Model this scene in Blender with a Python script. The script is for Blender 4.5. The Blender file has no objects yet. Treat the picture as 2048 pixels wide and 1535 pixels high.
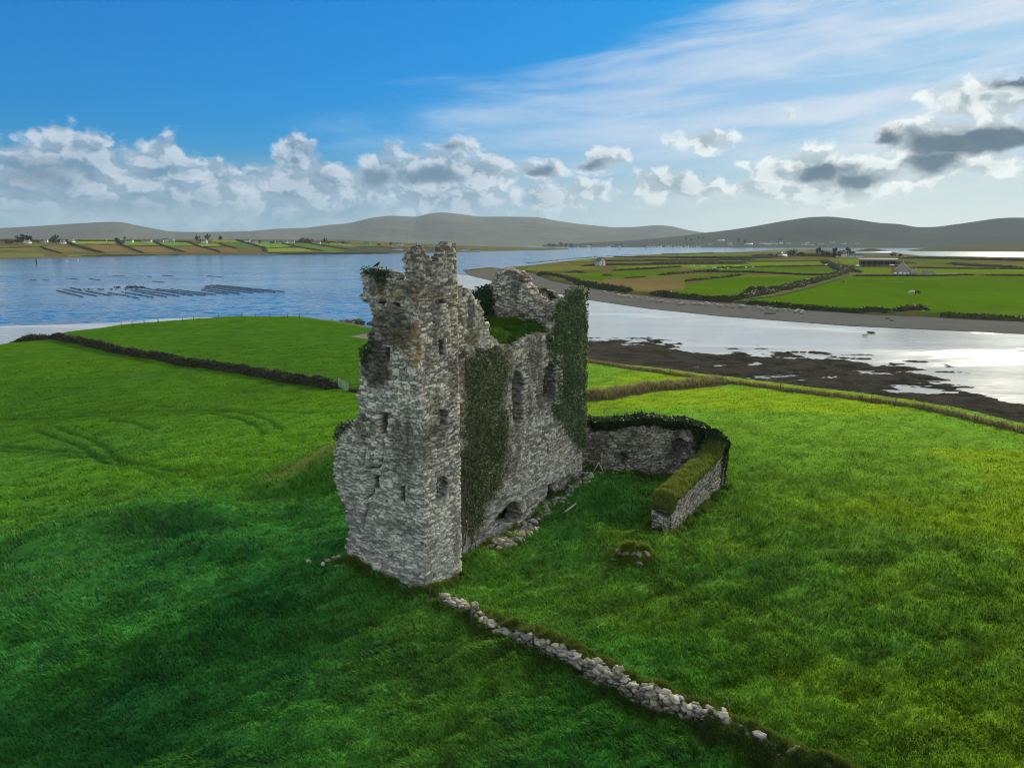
import bpy, math, random
import numpy as np
from mathutils import Vector
R = math.radians
rng = np.random.default_rng(7)
random.seed(7)
S = bpy.context.scene
COL = S.collection

# ------------------------------------------------------------------ camera, world, sun, exposure
F, CX, CY, H, PITCH = 1430.0, 1024.0, 767.5, 17.0, R(11.21)
SUN_AZ, SUN_EL = R(35), R(21)          # azimuth clockwise from +Y
SUN_STRENGTH, SKY_STRENGTH = 4.4, 0.13
S.view_settings.view_transform = 'Standard'
S.view_settings.look = 'None'
S.view_settings.gamma = 1.0
S.view_settings.exposure = 0.30
S.cycles.filter_width = 1.1

cam_d = bpy.data.cameras.new('camera')
cam = bpy.data.objects.new('camera', cam_d)
COL.objects.link(cam)
cam.location = (0, 0, H)
cam.rotation_euler = (R(90) - PITCH, 0, 0)
cam_d.sensor_width = 36
cam_d.lens = F / 2048 * 36
cam_d.clip_start = 0.5
cam_d.clip_end = 60000
S.camera = cam

sun_vec = Vector((math.sin(SUN_AZ) * math.cos(SUN_EL), math.cos(SUN_AZ) * math.cos(SUN_EL), math.sin(SUN_EL)))
sd_ = bpy.data.lights.new('sun', 'SUN')
sd_.energy = SUN_STRENGTH
sd_.angle = R(0.6)
sd_.color = (1.0, 0.90, 0.66)
sun = bpy.data.objects.new('sun', sd_)
COL.objects.link(sun)
sun.rotation_euler = (-sun_vec).to_track_quat('-Z', 'Y').to_euler()


def pdir(px, py):
    """world direction of a photo pixel (2048 x 1535)"""
    xc = (np.asarray(px, float) - CX) / F
    yc = -(np.asarray(py, float) - CY) / F
    c, s = math.cos(PITCH), math.sin(PITCH)
    return np.stack([xc + 0 * yc, c + s * yc + 0 * xc, -s + c * yc + 0 * xc], -1)


def azel(px, py):
    d = pdir(px, py)
    return math.degrees(math.atan2(d[0], d[1])), math.degrees(math.asin(d[2] / np.linalg.norm(d)))


def project(x, y, z):
    c, s = math.cos(PITCH), math.sin(PITCH)
    zz = z - H
    dep = y * c - zz * s
    return CX + F * x / dep, CY - F * (y * s + zz * c) / dep


class NT:
    """tiny helper for node trees"""
    def __init__(self, tree):
        self.t = tree
        tree.nodes.clear()

    def n(self, kind, **kw):
        nd = self.t.nodes.new(kind)
        for k, v in kw.items():
            setattr(nd, k, v)
        return nd

    def put(self, sock, v):
        if v is None:
            return
        if isinstance(v, bpy.types.NodeSocket):
            self.t.links.new(v, sock)
        else:
            sock.default_value = v

    def m(self, op, a, b=None, c=None, clamp=False):
        nd = self.n('ShaderNodeMath', operation=op, use_clamp=clamp)
        for i, v in enumerate((a, b, c)):
            self.put(nd.inputs[i], v)
        return nd.outputs[0]

    def v(self, op, a, b=None, scale=None):
        nd = self.n('ShaderNodeVectorMath', operation=op)
        self.put(nd.inputs[0], a)
        self.put(nd.inputs[1], b)
        if scale is not None:
            self.put(nd.inputs['Scale'], scale)
        return nd.outputs['Value'] if op in ('LENGTH', 'DOT_PRODUCT', 'DISTANCE') else nd.outputs[0]

    def ramp(self, x, a, b, lo=0.0, hi=1.0, smooth=True):
        nd = self.n('ShaderNodeMapRange', interpolation_type='SMOOTHSTEP' if smooth else 'LINEAR')
        self.put(nd.inputs[0], x)
        for i, q in enumerate((a, b, lo, hi)):
            self.put(nd.inputs[i + 1], q)
        return nd.outputs[0]

    def noise(self, vec, scale, detail=4.0, rough=0.55, dist=0.0, out=0):
        nd = self.n('ShaderNodeTexNoise')
        self.put(nd.inputs['Vector'], vec)
        self.put(nd.inputs['Scale'], scale)
        self.put(nd.inputs['Detail'], detail)
        self.put(nd.inputs['Roughness'], rough)
        self.put(nd.inputs['Distortion'], dist)
        return nd.outputs[out]

    def mix(self, f, a, b, blend='MIX'):
        nd = self.n('ShaderNodeMix', data_type='RGBA', blend_type=blend)
        self.put(nd.inputs[0], f)
        self.put(nd.inputs[6], a if not isinstance(a, tuple) else (*a[:3], 1))
        self.put(nd.inputs[7], b if not isinstance(b, tuple) else (*b[:3], 1))
        return nd.outputs[2]

    def comb(self, x, y, z=0.0):
        nd = self.n('ShaderNodeCombineXYZ')
        for i, q in enumerate((x, y, z)):
            self.put(nd.inputs[i], q)
        return nd.outputs[0]


def build_world():
    w = bpy.data.worlds.new('World')
    S.world = w
    w.use_nodes = True
    g = NT(w.node_tree)
    sky = g.n('ShaderNodeTexSky', sky_type='NISHITA', sun_disc=False)
    sky.sun_elevation = SUN_EL
    sky.sun_rotation = SUN_AZ
    sky.altitude = 0
    sky.air_density = 1.0
    sky.dust_density = 0.6
    sky.ozone_density = 2.5
    tc = g.n('ShaderNodeTexCoord').outputs['Generated']
    sp = g.n('ShaderNodeSeparateXYZ')
    g.put(sp.inputs[0], tc)
    x, y, z = sp.outputs
    az = g.m('MULTIPLY', g.m('ARCTAN2', x, y), 180 / math.pi)
    el = g.m('MULTIPLY', g.m('ARCSINE', z), 180 / math.pi)
    P = g.comb(az, el, 0.0)
    # clear sky: the sky texture, deepened
    raw = g.v('SCALE', sky.outputs[0], scale=SKY_STRENGTH)
    lum = g.v('DOT_PRODUCT', raw, (0.3, 0.5, 0.2))
    base = g.v('SCALE', g.v('MULTIPLY', raw, (0.0, 0.415, 0.80)), scale=g.m('DIVIDE', 1.55, g.m('MULTIPLY_ADD', lum, 1.4, 1.0)))
    right = g.ramp(az, -16, 30)
    # --- cirrus veil
    st = g.noise(g.v('MULTIPLY', P, (0.05, 0.36, 0)), 1.0, 6, 0.62, 0.6)
    st2 = g.noise(g.v('MULTIPLY', g.comb(g.m('ADD', az, g.m('MULTIPLY', el, 2.2)), g.m('SUBTRACT', el, g.m('MULTIPLY', az, 0.12)), 3.0), (0.05, 0.45, 0)), 1.0, 5, 0.6, 0.4)
    lim = g.m('SUBTRACT', 12.4, g.m('MULTIPLY', az, -0.24))       # upper edge of the veil
    veil = g.m('MULTIPLY', g.ramp(g.m('MULTIPLY_ADD', g.m('SUBTRACT', st2, 0.5), 7.0, g.m('SUBTRACT', lim, el)), -1.0, 3.0), g.ramp(g.m('ADD', az, g.m('MULTIPLY', g.m('SUBTRACT', st, 0.5), 26.0)), -19, -3))
    far_r = g.ramp(g.m('ADD', az, g.m('MULTIPLY', el, 0.4)), 18, 40)
    veil = g.m('MAXIMUM', veil, g.m('MULTIPLY', far_r, 0.95))
    cir = g.m('MULTIPLY', veil, g.m('MULTIPLY_ADD', g.ramp(g.m('ADD', g.m('MULTIPLY', st, 0.45), g.m('MULTIPLY', st2, 0.55)), 0.38, 0.62), 0.5, 0.5), clamp=True)
    cir = g.m('MAXIMUM', cir, g.m('MULTIPLY', veil, 0.50))
    vcol = g.mix(right, (0.24, 0.43, 0.64), (0.60, 0.64, 0.71))
    c = g.mix(g.m('MULTIPLY', cir, 0.9), base, vcol)
    # unseen broken cloud added overhead and behind the camera for soft fill light
    ov = g.m('MAXIMUM', g.ramp(el, 26, 46), g.ramp(g.m('ABSOLUTE', az), 52, 78))
    ovn = g.noise(g.v('MULTIPLY', tc, (2.2, 2.2, 3.5)), 1.0, 4, 0.55)
    c = g.mix(g.m('MULTIPLY', ov, g.ramp(ovn, 0.32, 0.60)), c, (0.76, 0.80, 0.80))
    # pale air near the horizon
    hz = g.ramp(el, 8.5, 0.6)
    hcol = g.mix(right, (0.16, 0.30, 0.41), (0.58, 0.62, 0.58))
    c = g.mix(g.m('MULTIPLY', hz, 0.85), c, hcol)
    # blue-grey cloud bank low on the left
    bn = g.noise(g.v('MULTIPLY', P, (0.16, 0.35, 0)), 1.0, 6, 0.6)
    bank_ = g.m('MULTIPLY', g.ramp(az, 3, -9), g.ramp(g.m('MULTIPLY_ADD', g.m('SUBTRACT', bn, 0.5), -7.0, el), 6.4, 4.0))
    c = g.mix(g.m('MULTIPLY', bank_, 0.85), c, g.mix(g.ramp(bn, 0.35, 0.65), (0.12, 0.25, 0.37), (0.26, 0.37, 0.47)))
    # --- cumulus
    wn = g.n('ShaderNodeTexNoise')
    g.put(wn.inputs['Vector'], g.v('MULTIPLY', P, (0.30, 0.42, 0)))
    wn.inputs['Scale'].default_value = 1.0
    wn.inputs['Detail'].default_value = 6.0
    wn.inputs['Roughness'].default_value = 0.55
    Pw = g.v('ADD', P, g.v('MULTIPLY', g.v('SUBTRACT', wn.outputs['Color'], (0.5, 0.5, 0.5)), (2.4, 1.9, 0)))

    def blobs(lst):
        acc = None
        for cx, cy, rx, ry, wt in lst:
            a, e = azel(cx, cy)
            k = 180 / math.pi / F
            q = g.v('MULTIPLY', g.v('SUBTRACT', Pw, (a, e, 0)), (1 / (rx * k), 1 / (ry * k), 0))
            b = g.m('MULTIPLY_ADD', g.v('LENGTH', q), -wt, wt)      # wt at the centre, 0 at the rim
            acc = b if acc is None else g.m('MAXIMUM', acc, b)
        return acc

    # lists are (x, y, rx, ry, weight) measured on the photograph and turned into azimuth and elevation
    big = blobs([(30, 340, 90, 60, 1), (150, 330, 105, 75, 1.1), (330, 345, 70, 70, 1), (110, 400, 210, 60, .8), (330, 405, 210, 55, .8),
                 (430, 355, 40, 42, .8), (590, 305, 52, 48, 1.2), (595, 370, 90, 50, .9), (680, 370, 70, 40, .7), (770, 335, 65, 42, 1),
                 (890, 335, 95, 55, 1), (930, 292, 70, 20, .6), (1085, 337, 58, 24, .9), (1205, 318, 55, 28, .9), (1180, 378, 55, 24, .6),
                 (1090, 395, 90, 34, .8), (900, 400, 140, 40, .8), (1410, 284, 72, 26, .8), (1350, 372, 110, 34, .9), (830, 345, 130, 55, 1), (960, 340, 90, 45, .9)])
    rgt = blobs([(1560, 340, 50, 32, .9), (1630, 335, 70, 46, 1.1), (1720, 350, 110, 34, 1), (1660, 378, 120, 30, .9), (1540, 375, 80, 24, .7), (1920, 276, 165, 40, 1.35),
                 (1870, 320, 75, 36, 1), (1990, 332, 55, 20, .8), (2010, 190, 140, 40, 1.1), (1570, 232, 25, 16, .5), (1490, 322, 30, 12, .5)])
    dark = blobs([(1935, 280, 135, 30, 1.25), (1770, 278, 75, 24, .7), (1865, 318, 55, 32, .9), (1640, 345, 75, 28, .9), (1710, 362, 90, 16, .7), (2050, 155, 60, 26, .9),
                  (1080, 341, 46, 16, .9), (1180, 326, 40, 14, .6), (870, 350, 85, 24, .9), (755, 350, 60, 30, .8), (620, 348, 48, 14, .5), (900, 288, 40, 14, .5),
                  (90, 350, 80, 45, .5), (260, 420, 220, 24, .45)])
    n1 = g.noise(g.v('MULTIPLY', Pw, (0.62, 0.85, 0)), 1.0, 6, 0.53)
    # the same noise a little towards the sun: difference = lit side of each billow
    n2 = g.noise(g.v('MULTIPLY', g.v('ADD', Pw, (0.60, 0.70, 0)), (0.62, 0.85, 0)), 1.0, 4, 0.50)
    nn = g.m('SUBTRACT', n1, 0.5)
    allb = g.m('MAXIMUM', big, rgt)
    dens = g.m('ADD', allb, g.m('MULTIPLY', nn, 1.5))
    dens = g.m('ADD', dens, g.m('MULTIPLY', g.ramp(el, 6.5, 4.0), 0.16))
    cov = g.ramp(dens, 0.03, 0.42)
    lit = g.ramp(g.m('SUBTRACT', n1, n2), -0.10, 0.12)
    top = g.ramp(dens, 1.1, 0.1)
    bright = g.m('MULTIPLY_ADD', lit, 0.62, g.m('MULTIPLY', top, 0.36), clamp=True)
    dk = g.ramp(g.m('ADD', dark, g.m('MULTIPLY', nn, 1.0)), 0.05, 0.65)
    hi = g.mix(right, (0.52, 0.59, 0.67), (0.82, 0.85, 0.82))
    lo = g.mix(right, (0.10, 0.21, 0.33), (0.26, 0.34, 0.39))
    ccol = g.mix(bright, lo, hi)
    ccol = g.mix(g.m('MULTIPLY', dk, 0.95), ccol, g.mix(right, (0.10, 0.18, 0.27), (0.022, 0.065, 0.115)))
    low = g.ramp(el, 1.0, 4.2)
    cov = g.m('MULTIPLY', cov, g.m('MULTIPLY_ADD', low, 0.72, 0.2))
    c = g.mix(cov, c, ccol)
    bg = g.n('ShaderNodeBackground')
    g.put(bg.inputs[0], c)
    bg.inputs[1].default_value = 1.0
    out = g.n('ShaderNodeOutputWorld')
    g.t.links.new(bg.outputs[0], out.inputs[0])


build_world()

# ------------------------------------------------------------------ numpy helpers
def ss(a, b, x):
    t = np.clip((np.asarray(x, float) - a) / (b - a), 0, 1)
    return t * t * (3 - 2 * t)


def hsh(ix, iy, seed=0):
    a = (np.asarray(ix).astype(np.int64) * 374761393 + np.asarray(iy).astype(np.int64) * 668265263 + seed * 1274126177) & 0xffffffff
    a = ((a ^ (a >> 13)) * 1274126177) & 0xffffffff
    a = ((a ^ (a >> 16)) * 2246822519) & 0xffffffff
    a = a ^ (a >> 15)
    return (a & 0xffffff) / float(0x1000000)


def vn(x, y, seed=0):
    x = np.asarray(x, float); y = np.asarray(y, float)
    ix = np.floor(x); iy = np.floor(y)
    fx = x - ix; fy = y - iy
    fx = fx * fx * (3 - 2 * fx); fy = fy * fy * (3 - 2 * fy)
    a = hsh(ix, iy, seed); b = hsh(ix + 1, iy, seed); c = hsh(ix, iy + 1, seed); d = hsh(ix + 1, iy + 1, seed)
    return a + (b - a) * fx + (c - a) * fy + (a - b - c + d) * fx * fy


def fbm(x, y, oct=4, seed=0, gain=0.5):
    s = 0; amp = 1; tot = 0
    for i in range(oct):
        s = s + amp * vn(x * 2 ** i + 17.3 * i, y * 2 ** i - 9.1 * i, seed + i)
        tot += amp; amp *= gain
    return s / tot            # 0..1


def inpoly(x, y, poly):
    x = np.asarray(x, float); y = np.asarray(y, float)
    r = np.zeros(np.broadcast(x, y).shape, bool)
    n = len(poly)
    for i in range(n):
        x1, y1 = poly[i]; x2, y2 = poly[(i + 1) % n]
        if y1 == y2:
            continue
        c = ((y1 > y) != (y2 > y)) & (x < (x2 - x1) * (y - y1) / (y2 - y1) + x1)
        r ^= c
    return r


def segdist(x, y, pts, closed=False):
    d = np.full(np.broadcast(x, y).shape, 1e18)
    n = len(pts)
    for i in range(n if closed else n - 1):
        x1, y1 = pts[i]; x2, y2 = pts[(i + 1) % n]
        dx, dy = x2 - x1, y2 - y1
        t = np.clip(((x - x1) * dx + (y - y1) * dy) / max(dx * dx + dy * dy, 1e-12), 0, 1)
        d = np.minimum(d, (x - x1 - t * dx) ** 2 + (y - y1 - t * dy) ** 2)
    return np.sqrt(d)


def sdpoly(x, y, poly):
    d = segdist(x, y, poly, True)
    return np.where(inpoly(x, y, poly), d, -d)


def gnd(px, py, z):
    d = pdir(px, py)
    t = (z - H) / d[..., 2]
    return (float(t * d[..., 0]), float(t * d[..., 1]))


def gpoly(pts, z):
    return [gnd(a, b, z) for a, b in pts]


def hit(px, py, hf, r0=12, r1=6000):
    """first point of the pixel's ray at or under the height field"""
    d = pdir(px, py)
    d = d / math.hypot(d[0], d[1])
    t = np.geomspace(r0, r1, 5000)
    z = H + t * d[2]
    h = hf(t * d[0], t * d[1])
    k = np.argmax(z <= h)
    if z[k] > h[k]:
        k = int(np.argmin(np.where(h > -6.3, z - h, 1e9)))
    return float(t[k] * d[0]), float(t[k] * d[1]), float(h[k])


def mesh_np(name, V, faces, mat, parent=None, col=None, smooth=False, uv=None):
    """V (N,3); faces: list of int arrays, each (M,k)"""
    me = bpy.data.meshes.new(name)
    V = np.asarray(V, np.float32)
    faces = [np.asarray(f, np.int32) for f in (faces if isinstance(faces, list) else [faces]) if len(f)]
    nl = sum(f.size for f in faces)
    npoly = sum(len(f) for f in faces)
    me.vertices.add(len(V))
    me.vertices.foreach_set('co', V.ravel())
    me.loops.add(nl)
    me.loops.foreach_set('vertex_index', np.concatenate([f.ravel() for f in faces]))
    me.polygons.add(npoly)
    sizes = np.concatenate([np.full(len(f), f.shape[1], np.int32) for f in faces])
    me.polygons.foreach_set('loop_start', np.concatenate([[0], np.cumsum(sizes)[:-1]]).astype(np.int32))
    me.polygons.foreach_set('loop_total', sizes)
    if smooth:
        me.polygons.foreach_set('use_smooth', np.ones(npoly, bool))
    me.update(calc_edges=True)
    if col is not None:
        a = me.color_attributes.new('col', 'FLOAT_COLOR', 'POINT')
        c4 = np.ones((len(V), 4), np.float32)
        c4[:, :3] = np.clip(col, 0, 1)
        a.data.foreach_set('color', c4.ravel())
    if mat:
        me.materials.append(mat)
    o = bpy.data.objects.new(name, me)
    COL.objects.link(o)
    if parent:
        o.parent = parent
    return o


def thing(name, label, cat, loc=(0, 0, 0), rz=0, group=None):
    o = bpy.data.objects.new(name, None)
    o.empty_display_size = 0.5
    COL.objects.link(o)
    o.location = loc
    o.rotation_euler = (0, 0, rz)
    return tag(o, label, cat, group)


def tag(o, label, cat, group=None, kind=None):
    o['label'] = label
    o['category'] = cat
    if group:
        o['group'] = group
    if kind:
        o['kind'] = kind
    return o


def struct(o):
    o['kind'] = 'structure'
    return o


def dup(root, loc, rz=0.0, label=None, group=None, scale=None):
    r = root.copy(); COL.objects.link(r)
    r.location = loc; r.rotation_euler = (0, 0, rz)
    if scale is not None:
        r.scale = (scale,) * 3 if not isinstance(scale, tuple) else scale
    if label:
        r['label'] = label
    if group:
        r['group'] = group
    for ch in list(root.children):
        c = ch.copy(); COL.objects.link(c); c.parent = r
        for k in list(ch.children):
            d = k.copy(); COL.objects.link(d); d.parent = c
    return r


class MB:
    """collects boxes, prisms, tubes into one mesh"""
    def __init__(self):
        self.V = []; self.Q = []; self.T = []; self.n = 0

    def add(self, V, Q=(), T=()):
        V = np.asarray(V, float)
        self.V.append(V)
        if len(Q): self.Q.append(np.asarray(Q) + self.n)
        if len(T): self.T.append(np.asarray(T) + self.n)
        self.n += len(V)

    def box(self, cx, cy, cz, sx, sy, sz, rz=0.0):
        v = np.array([[i, j, k] for i in (-.5, .5) for j in (-.5, .5) for k in (-.5, .5)]) * (sx, sy, sz)
        c, s = math.cos(rz), math.sin(rz)
        v = np.stack([v[:, 0] * c - v[:, 1] * s, v[:, 0] * s + v[:, 1] * c, v[:, 2]], 1) + (cx, cy, cz)
        self.add(v, [[0, 1, 3, 2], [4, 6, 7, 5], [0, 4, 5, 1], [2, 3, 7, 6], [0, 2, 6, 4], [1, 5, 7, 3]])

    def tube(self, pts, rad, n=6):
        pts = np.asarray(pts, float)
        rad = np.broadcast_to(rad, (len(pts),))
        rings = []
        for i, p in enumerate(pts):
            t = pts[min(i + 1, len(pts) - 1)] - pts[max(i - 1, 0)]
            t = t / np.linalg.norm(t)
            a = np.cross(t, (0.31, 0.2, 0.93) if abs(t[2]) < .9 else (1, 0, 0)); a /= np.linalg.norm(a)
            b = np.cross(t, a)
            th = np.arange(n) / n * 2 * math.pi
            rings.append(p + rad[i] * (np.cos(th)[:, None] * a + np.sin(th)[:, None] * b))
        V = np.concatenate(rings)
        Q = []
        for i in range(len(pts) - 1):
            for k in range(n):
                Q.append([i * n + k, i * n + (k + 1) % n, (i + 1) * n + (k + 1) % n, (i + 1) * n + k])
        m = len(V)
        V = np.concatenate([V, pts[:1], pts[-1:]])
        T = [[m, (k + 1) % n, k] for k in range(n)] + [[m + 1, (len(pts) - 1) * n + k, (len(pts) - 1) * n + (k + 1) % n] for k in range(n)]
        self.add(V, Q, T)

    def build(self, name, mat, parent=None, smooth=False):
        fs = []
        if self.Q: fs.append(np.concatenate(self.Q))
        if self.T: fs.append(np.concatenate(self.T))
        return mesh_np(name, np.concatenate(self.V), fs, mat, parent, smooth=smooth)


# ------------------------------------------------------------------ materials
def principled(name):
    m = bpy.data.materials.new(name)
    m.use_nodes = True
    g = NT(m.node_tree)
    b = g.n('ShaderNodeBsdfPrincipled')
    o = g.n('ShaderNodeOutputMaterial')
    g.t.links.new(b.outputs[0], o.inputs[0])
    return m, g, b


def objco(g):
    return g.n('ShaderNodeTexCoord').outputs['Object']


def mat_vcol(name, rough=0.9, var=0.35, scale=9.0, bump=0.0, bscale=20.0, spec=0.0):
    """albedo from the mesh's own colour, broken up by fine noise"""
    m, g, b = principled(name)
    at = g.n('ShaderNodeAttribute', attribute_name='col').outputs['Color']
    co = objco(g)
    nz = g.noise(co, scale, 5, 0.65)
    f = g.m('MULTIPLY_ADD', g.m('SUBTRACT', nz, 0.5), var * 2.4, 1.0)
    g.put(b.inputs['Base Color'], g.v('SCALE', at, scale=f))
    b.inputs['Roughness'].default_value = rough
    b.inputs['Specular IOR Level'].default_value = spec
    if bump:
        bp = g.n('ShaderNodeBump')
        bp.inputs['Strength'].default_value = 0.9
        bp.inputs['Distance'].default_value = bump
        g.put(bp.inputs['Height'], g.noise(co, bscale, 4, 0.6))
        g.put(b.inputs['Normal'], bp.outputs[0])
    return m


def mat_plain(name, c, rough=0.7, var=0.25, scale=3.0, spec=0.3, metallic=0.0):
    m, g, b = principled(name)
    nz = g.noise(objco(g), scale, 5, 0.6)
    f = g.m('MULTIPLY_ADD', g.m('SUBTRACT', nz, 0.5), var * 2.4, 1.0)
    g.put(b.inputs['Base Color'], g.v('SCALE', (*c,), scale=f))
    b.inputs['Roughness'].default_value = rough
    b.inputs['Specular IOR Level'].default_value = spec
    b.inputs['Metallic'].default_value = metallic
    return m


def mat_leaf(name, rough=0.45, trans=0.25, spec=0.35):
    m, g, b = principled(name)
    at = g.n('ShaderNodeAttribute', attribute_name='col').outputs['Color']
    g.put(b.inputs['Base Color'], at)
    b.inputs['Roughness'].default_value = rough
    b.inputs['Specular IOR Level'].default_value = spec
    if trans:
        t = g.n('ShaderNodeBsdfTranslucent')
        g.put(t.inputs[0], g.v('MULTIPLY', at, (1.2, 1.25, 0.7)))
        mx = g.n('ShaderNodeMixShader')
        mx.inputs[0].default_value = trans
        g.t.links.new(b.outputs[0], mx.inputs[1])
        g.t.links.new(t.outputs[0], mx.inputs[2])
        g.t.links.new(mx.outputs[0], [n for n in g.t.nodes if n.type == 'OUTPUT_MATERIAL'][0].inputs[0])
    return m


M = {}
M['stone'] = mat_vcol('rubble_stone', 0.95, 0.55, 9.0, 0.03, 22.0, 0.0)
M['field'] = mat_vcol('meadow_ground', 0.95, 0.45, 2.2, 0.10, 5.0, 0.0)
M['farfield'] = mat_vcol('farmland', 0.95, 0.30, 0.12, 0.0, 1.0, 0.0)
M['hill'] = mat_vcol('heath_hill', 1.0, 0.30, 0.012, 0.0, 1.0, 0.0)
M['grass'] = mat_leaf('grass_blade', 0.6, 0.30, 0.04)
M['leaf'] = mat_leaf('ivy_leaf', 0.6, 0.12, 0.15)
M['hedge'] = mat_vcol('hedge_growth', 0.9, 0.5, 1.6, 0.0, 1, 0.0)
M['seaweed'] = mat_vcol('seaweed_rock', 0.85, 0.45, 3.0, 0.05, 7.0, 0.0)
M['white'] = mat_plain('white_render', (0.60, 0.61, 0.60), 0.8, 0.08, 0.6)
M['slate'] = mat_plain('slate_roof', (0.12, 0.12, 0.13), 0.7, 0.2, 1.2)
M['glass'] = mat_plain('window_glass', (0.03, 0.035, 0.04), 0.1, 0.1, 1.0, 0.5)
M['greywall'] = mat_plain('grey_render', (0.33, 0.32, 0.29), 0.9, 0.15, 0.8)
M['jamb'] = mat_plain('dressed_stone', (0.30, 0.29, 0.26), 0.95, 0.3, 7.0, 0.0)
M['corbel'] = mat_plain('weathered_slab', (0.13, 0.125, 0.11), 0.9, 0.4, 6.0, 0.0)
M['tin'] = mat_plain('galvanised_tin', (0.50, 0.52, 0.53), 0.5, 0.12, 0.9, 0.4)
M['wood'] = mat_plain('weathered_wood', (0.10, 0.085, 0.065), 0.9, 0.35, 6.0)
M['palewood'] = mat_plain('bleached_wood', (0.42, 0.39, 0.33), 0.9, 0.25, 5.0)
M['rust'] = mat_plain('rusty_iron', (0.07, 0.045, 0.035), 0.85, 0.4, 9.0)
M['steel'] = mat_plain('galvanised_steel', (0.36, 0.38, 0.38), 0.5, 0.15, 3.0, 0.5, 0.3)
M['oyster'] = mat_plain('weedy_mesh_bags', (0.030, 0.032, 0.030), 0.8, 0.4, 1.2)
M['crow'] = mat_plain('black_feather', (0.012, 0.012, 0.014), 0.5, 0.2, 20)
M['wool'] = mat_plain('wool', (0.62, 0.60, 0.54), 0.95, 0.15, 4)
M['browncow'] = mat_plain('brown_hide', (0.07, 0.04, 0.025), 0.9, 0.3, 1.5)
M['bale'] = mat_plain('bale_wrap', (0.70, 0.72, 0.72), 0.35, 0.08, 2.0, 0.5)
M['earth'] = mat_vcol('earth_bank', 0.95, 0.5, 4.0, 0.05, 8.0, 0.0)

# water: noise tilts the normal, so far water still reflects the higher sky
def mat_water():
    m, g, b = principled('sea_water')
    co = objco(g)
    q = g.v('MULTIPLY', co, (0.30, 0.55, 1))
    a = g.noise(q, 0.9, 4, 0.6, 0.4, 1)
    b2 = g.noise(g.v('MULTIPLY', co, (0.05, 0.10, 1)), 1.0, 3, 0.6, 0.5, 1)
    gust = g.noise(g.v('MULTIPLY', co, (0.006, 0.016, 1)), 1.0, 4, 0.6, 0.8)
    amp = g.ramp(gust, 0.30, 0.72, 0.10, 0.52)
    tilt = g.v('ADD', g.v('SUBTRACT', a, (0.5, 0.5, 0.5)), g.v('SCALE', g.v('SUBTRACT', b2, (0.5, 0.5, 0.5)), scale=0.5))
    tilt = g.v('MULTIPLY', tilt, (0.8, 1.1, 0.0))
    nrm = g.v('NORMALIZE', g.v('ADD', g.v('SCALE', tilt, scale=amp), (0, 0, 1)))
    g.put(b.inputs['Normal'], nrm)
    g.put(b.inputs['Base Color'], g.mix(gust, (0.008, 0.075, 0.22), (0.02, 0.13, 0.30)))
    b.inputs['Roughness'].default_value = 0.12
    b.inputs['IOR'].default_value = 1.33
    return m


def mat_flat():
    m, g, b = principled('wet_sand')
    co = objco(g)
    big = g.noise(g.v('MULTIPLY', co, (0.014, 0.035, 1)), 1.0, 6, 0.6, 0.6)
    stk = g.noise(g.v('MULTIPLY', co, (0.022, 0.15, 1)), 1.0, 5, 0.65, 0.5)
    g.put(b.inputs['Specular IOR Level'], g.ramp(stk, 0.38, 0.60, 0.05, 0.36))
    rip = g.noise(g.v('MULTIPLY', co, (0.35, 0.8, 1)), 1.0, 4, 0.6, 0.5, 1)
    dry = g.ramp(big, 0.50, 0.64)
    g.put(b.inputs['Base Color'], g.mix(dry, (0.33, 0.325, 0.305), (0.50, 0.485, 0.445)))
    g.put(b.inputs['Roughness'], g.ramp(dry, 0, 1, 0.10, 0.22))
    tilt = g.v('MULTIPLY', g.v('SUBTRACT', rip, (0.5, 0.5, 0.5)), (0.06, 0.085, 0))
    g.put(b.inputs['Normal'], g.v('NORMALIZE', g.v('ADD', g.v('SCALE', tilt, scale=g.ramp(big, 0.25, 0.6, 0.35, 1.2)), (0, 0, 1))))
    b.inputs['IOR'].default_value = 1.38
    return m


def mat_beach():
    m, g, b = principled('damp_sand')
    co = objco(g)
    a = g.noise(g.v('MULTIPLY', co, (0.03, 0.12, 1)), 1.0, 6, 0.6, 0.6)
    g.put(b.inputs['Base Color'], g.mix(a, (0.075, 0.074, 0.070), (0.150, 0.145, 0.135)))
    b.inputs['Roughness'].default_value = 0.8
    b.inputs['Specular IOR Level'].default_value = 0.0
    return m


M['water'] = mat_water()
M['flat'] = mat_flat()
M['beach'] = mat_beach()

SEA = -6.5
# ------------------------------------------------------------------ terrain: height fields
HEADPX = [(-260, 712), (0, 690), (60, 676), (140, 664), (250, 650), (350, 641), (480, 633), (600, 632), (660, 642), (740, 656)]
HEAD = gpoly(HEADPX, -4.0) + [(-14, 165), (4, 146)] + gpoly([(1168, 722), (1290, 742), (1370, 755), (1450, 767), (1600, 789), (1750, 807), (1900, 833), (2048, 871)], -3.5) + \
    [(78, 64), (110, 45), (150, 10), (150, -40), (-260, -40), (-260, 100)]
D1 = np.array([math.sin(R(34)), math.cos(R(34))])      # along the long side of the castle
D2 = np.array([-D1[1], D1[0]])                         # along its front, to the left
C0 = np.array([-4.2, 32.2])                            # the near corner


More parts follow.
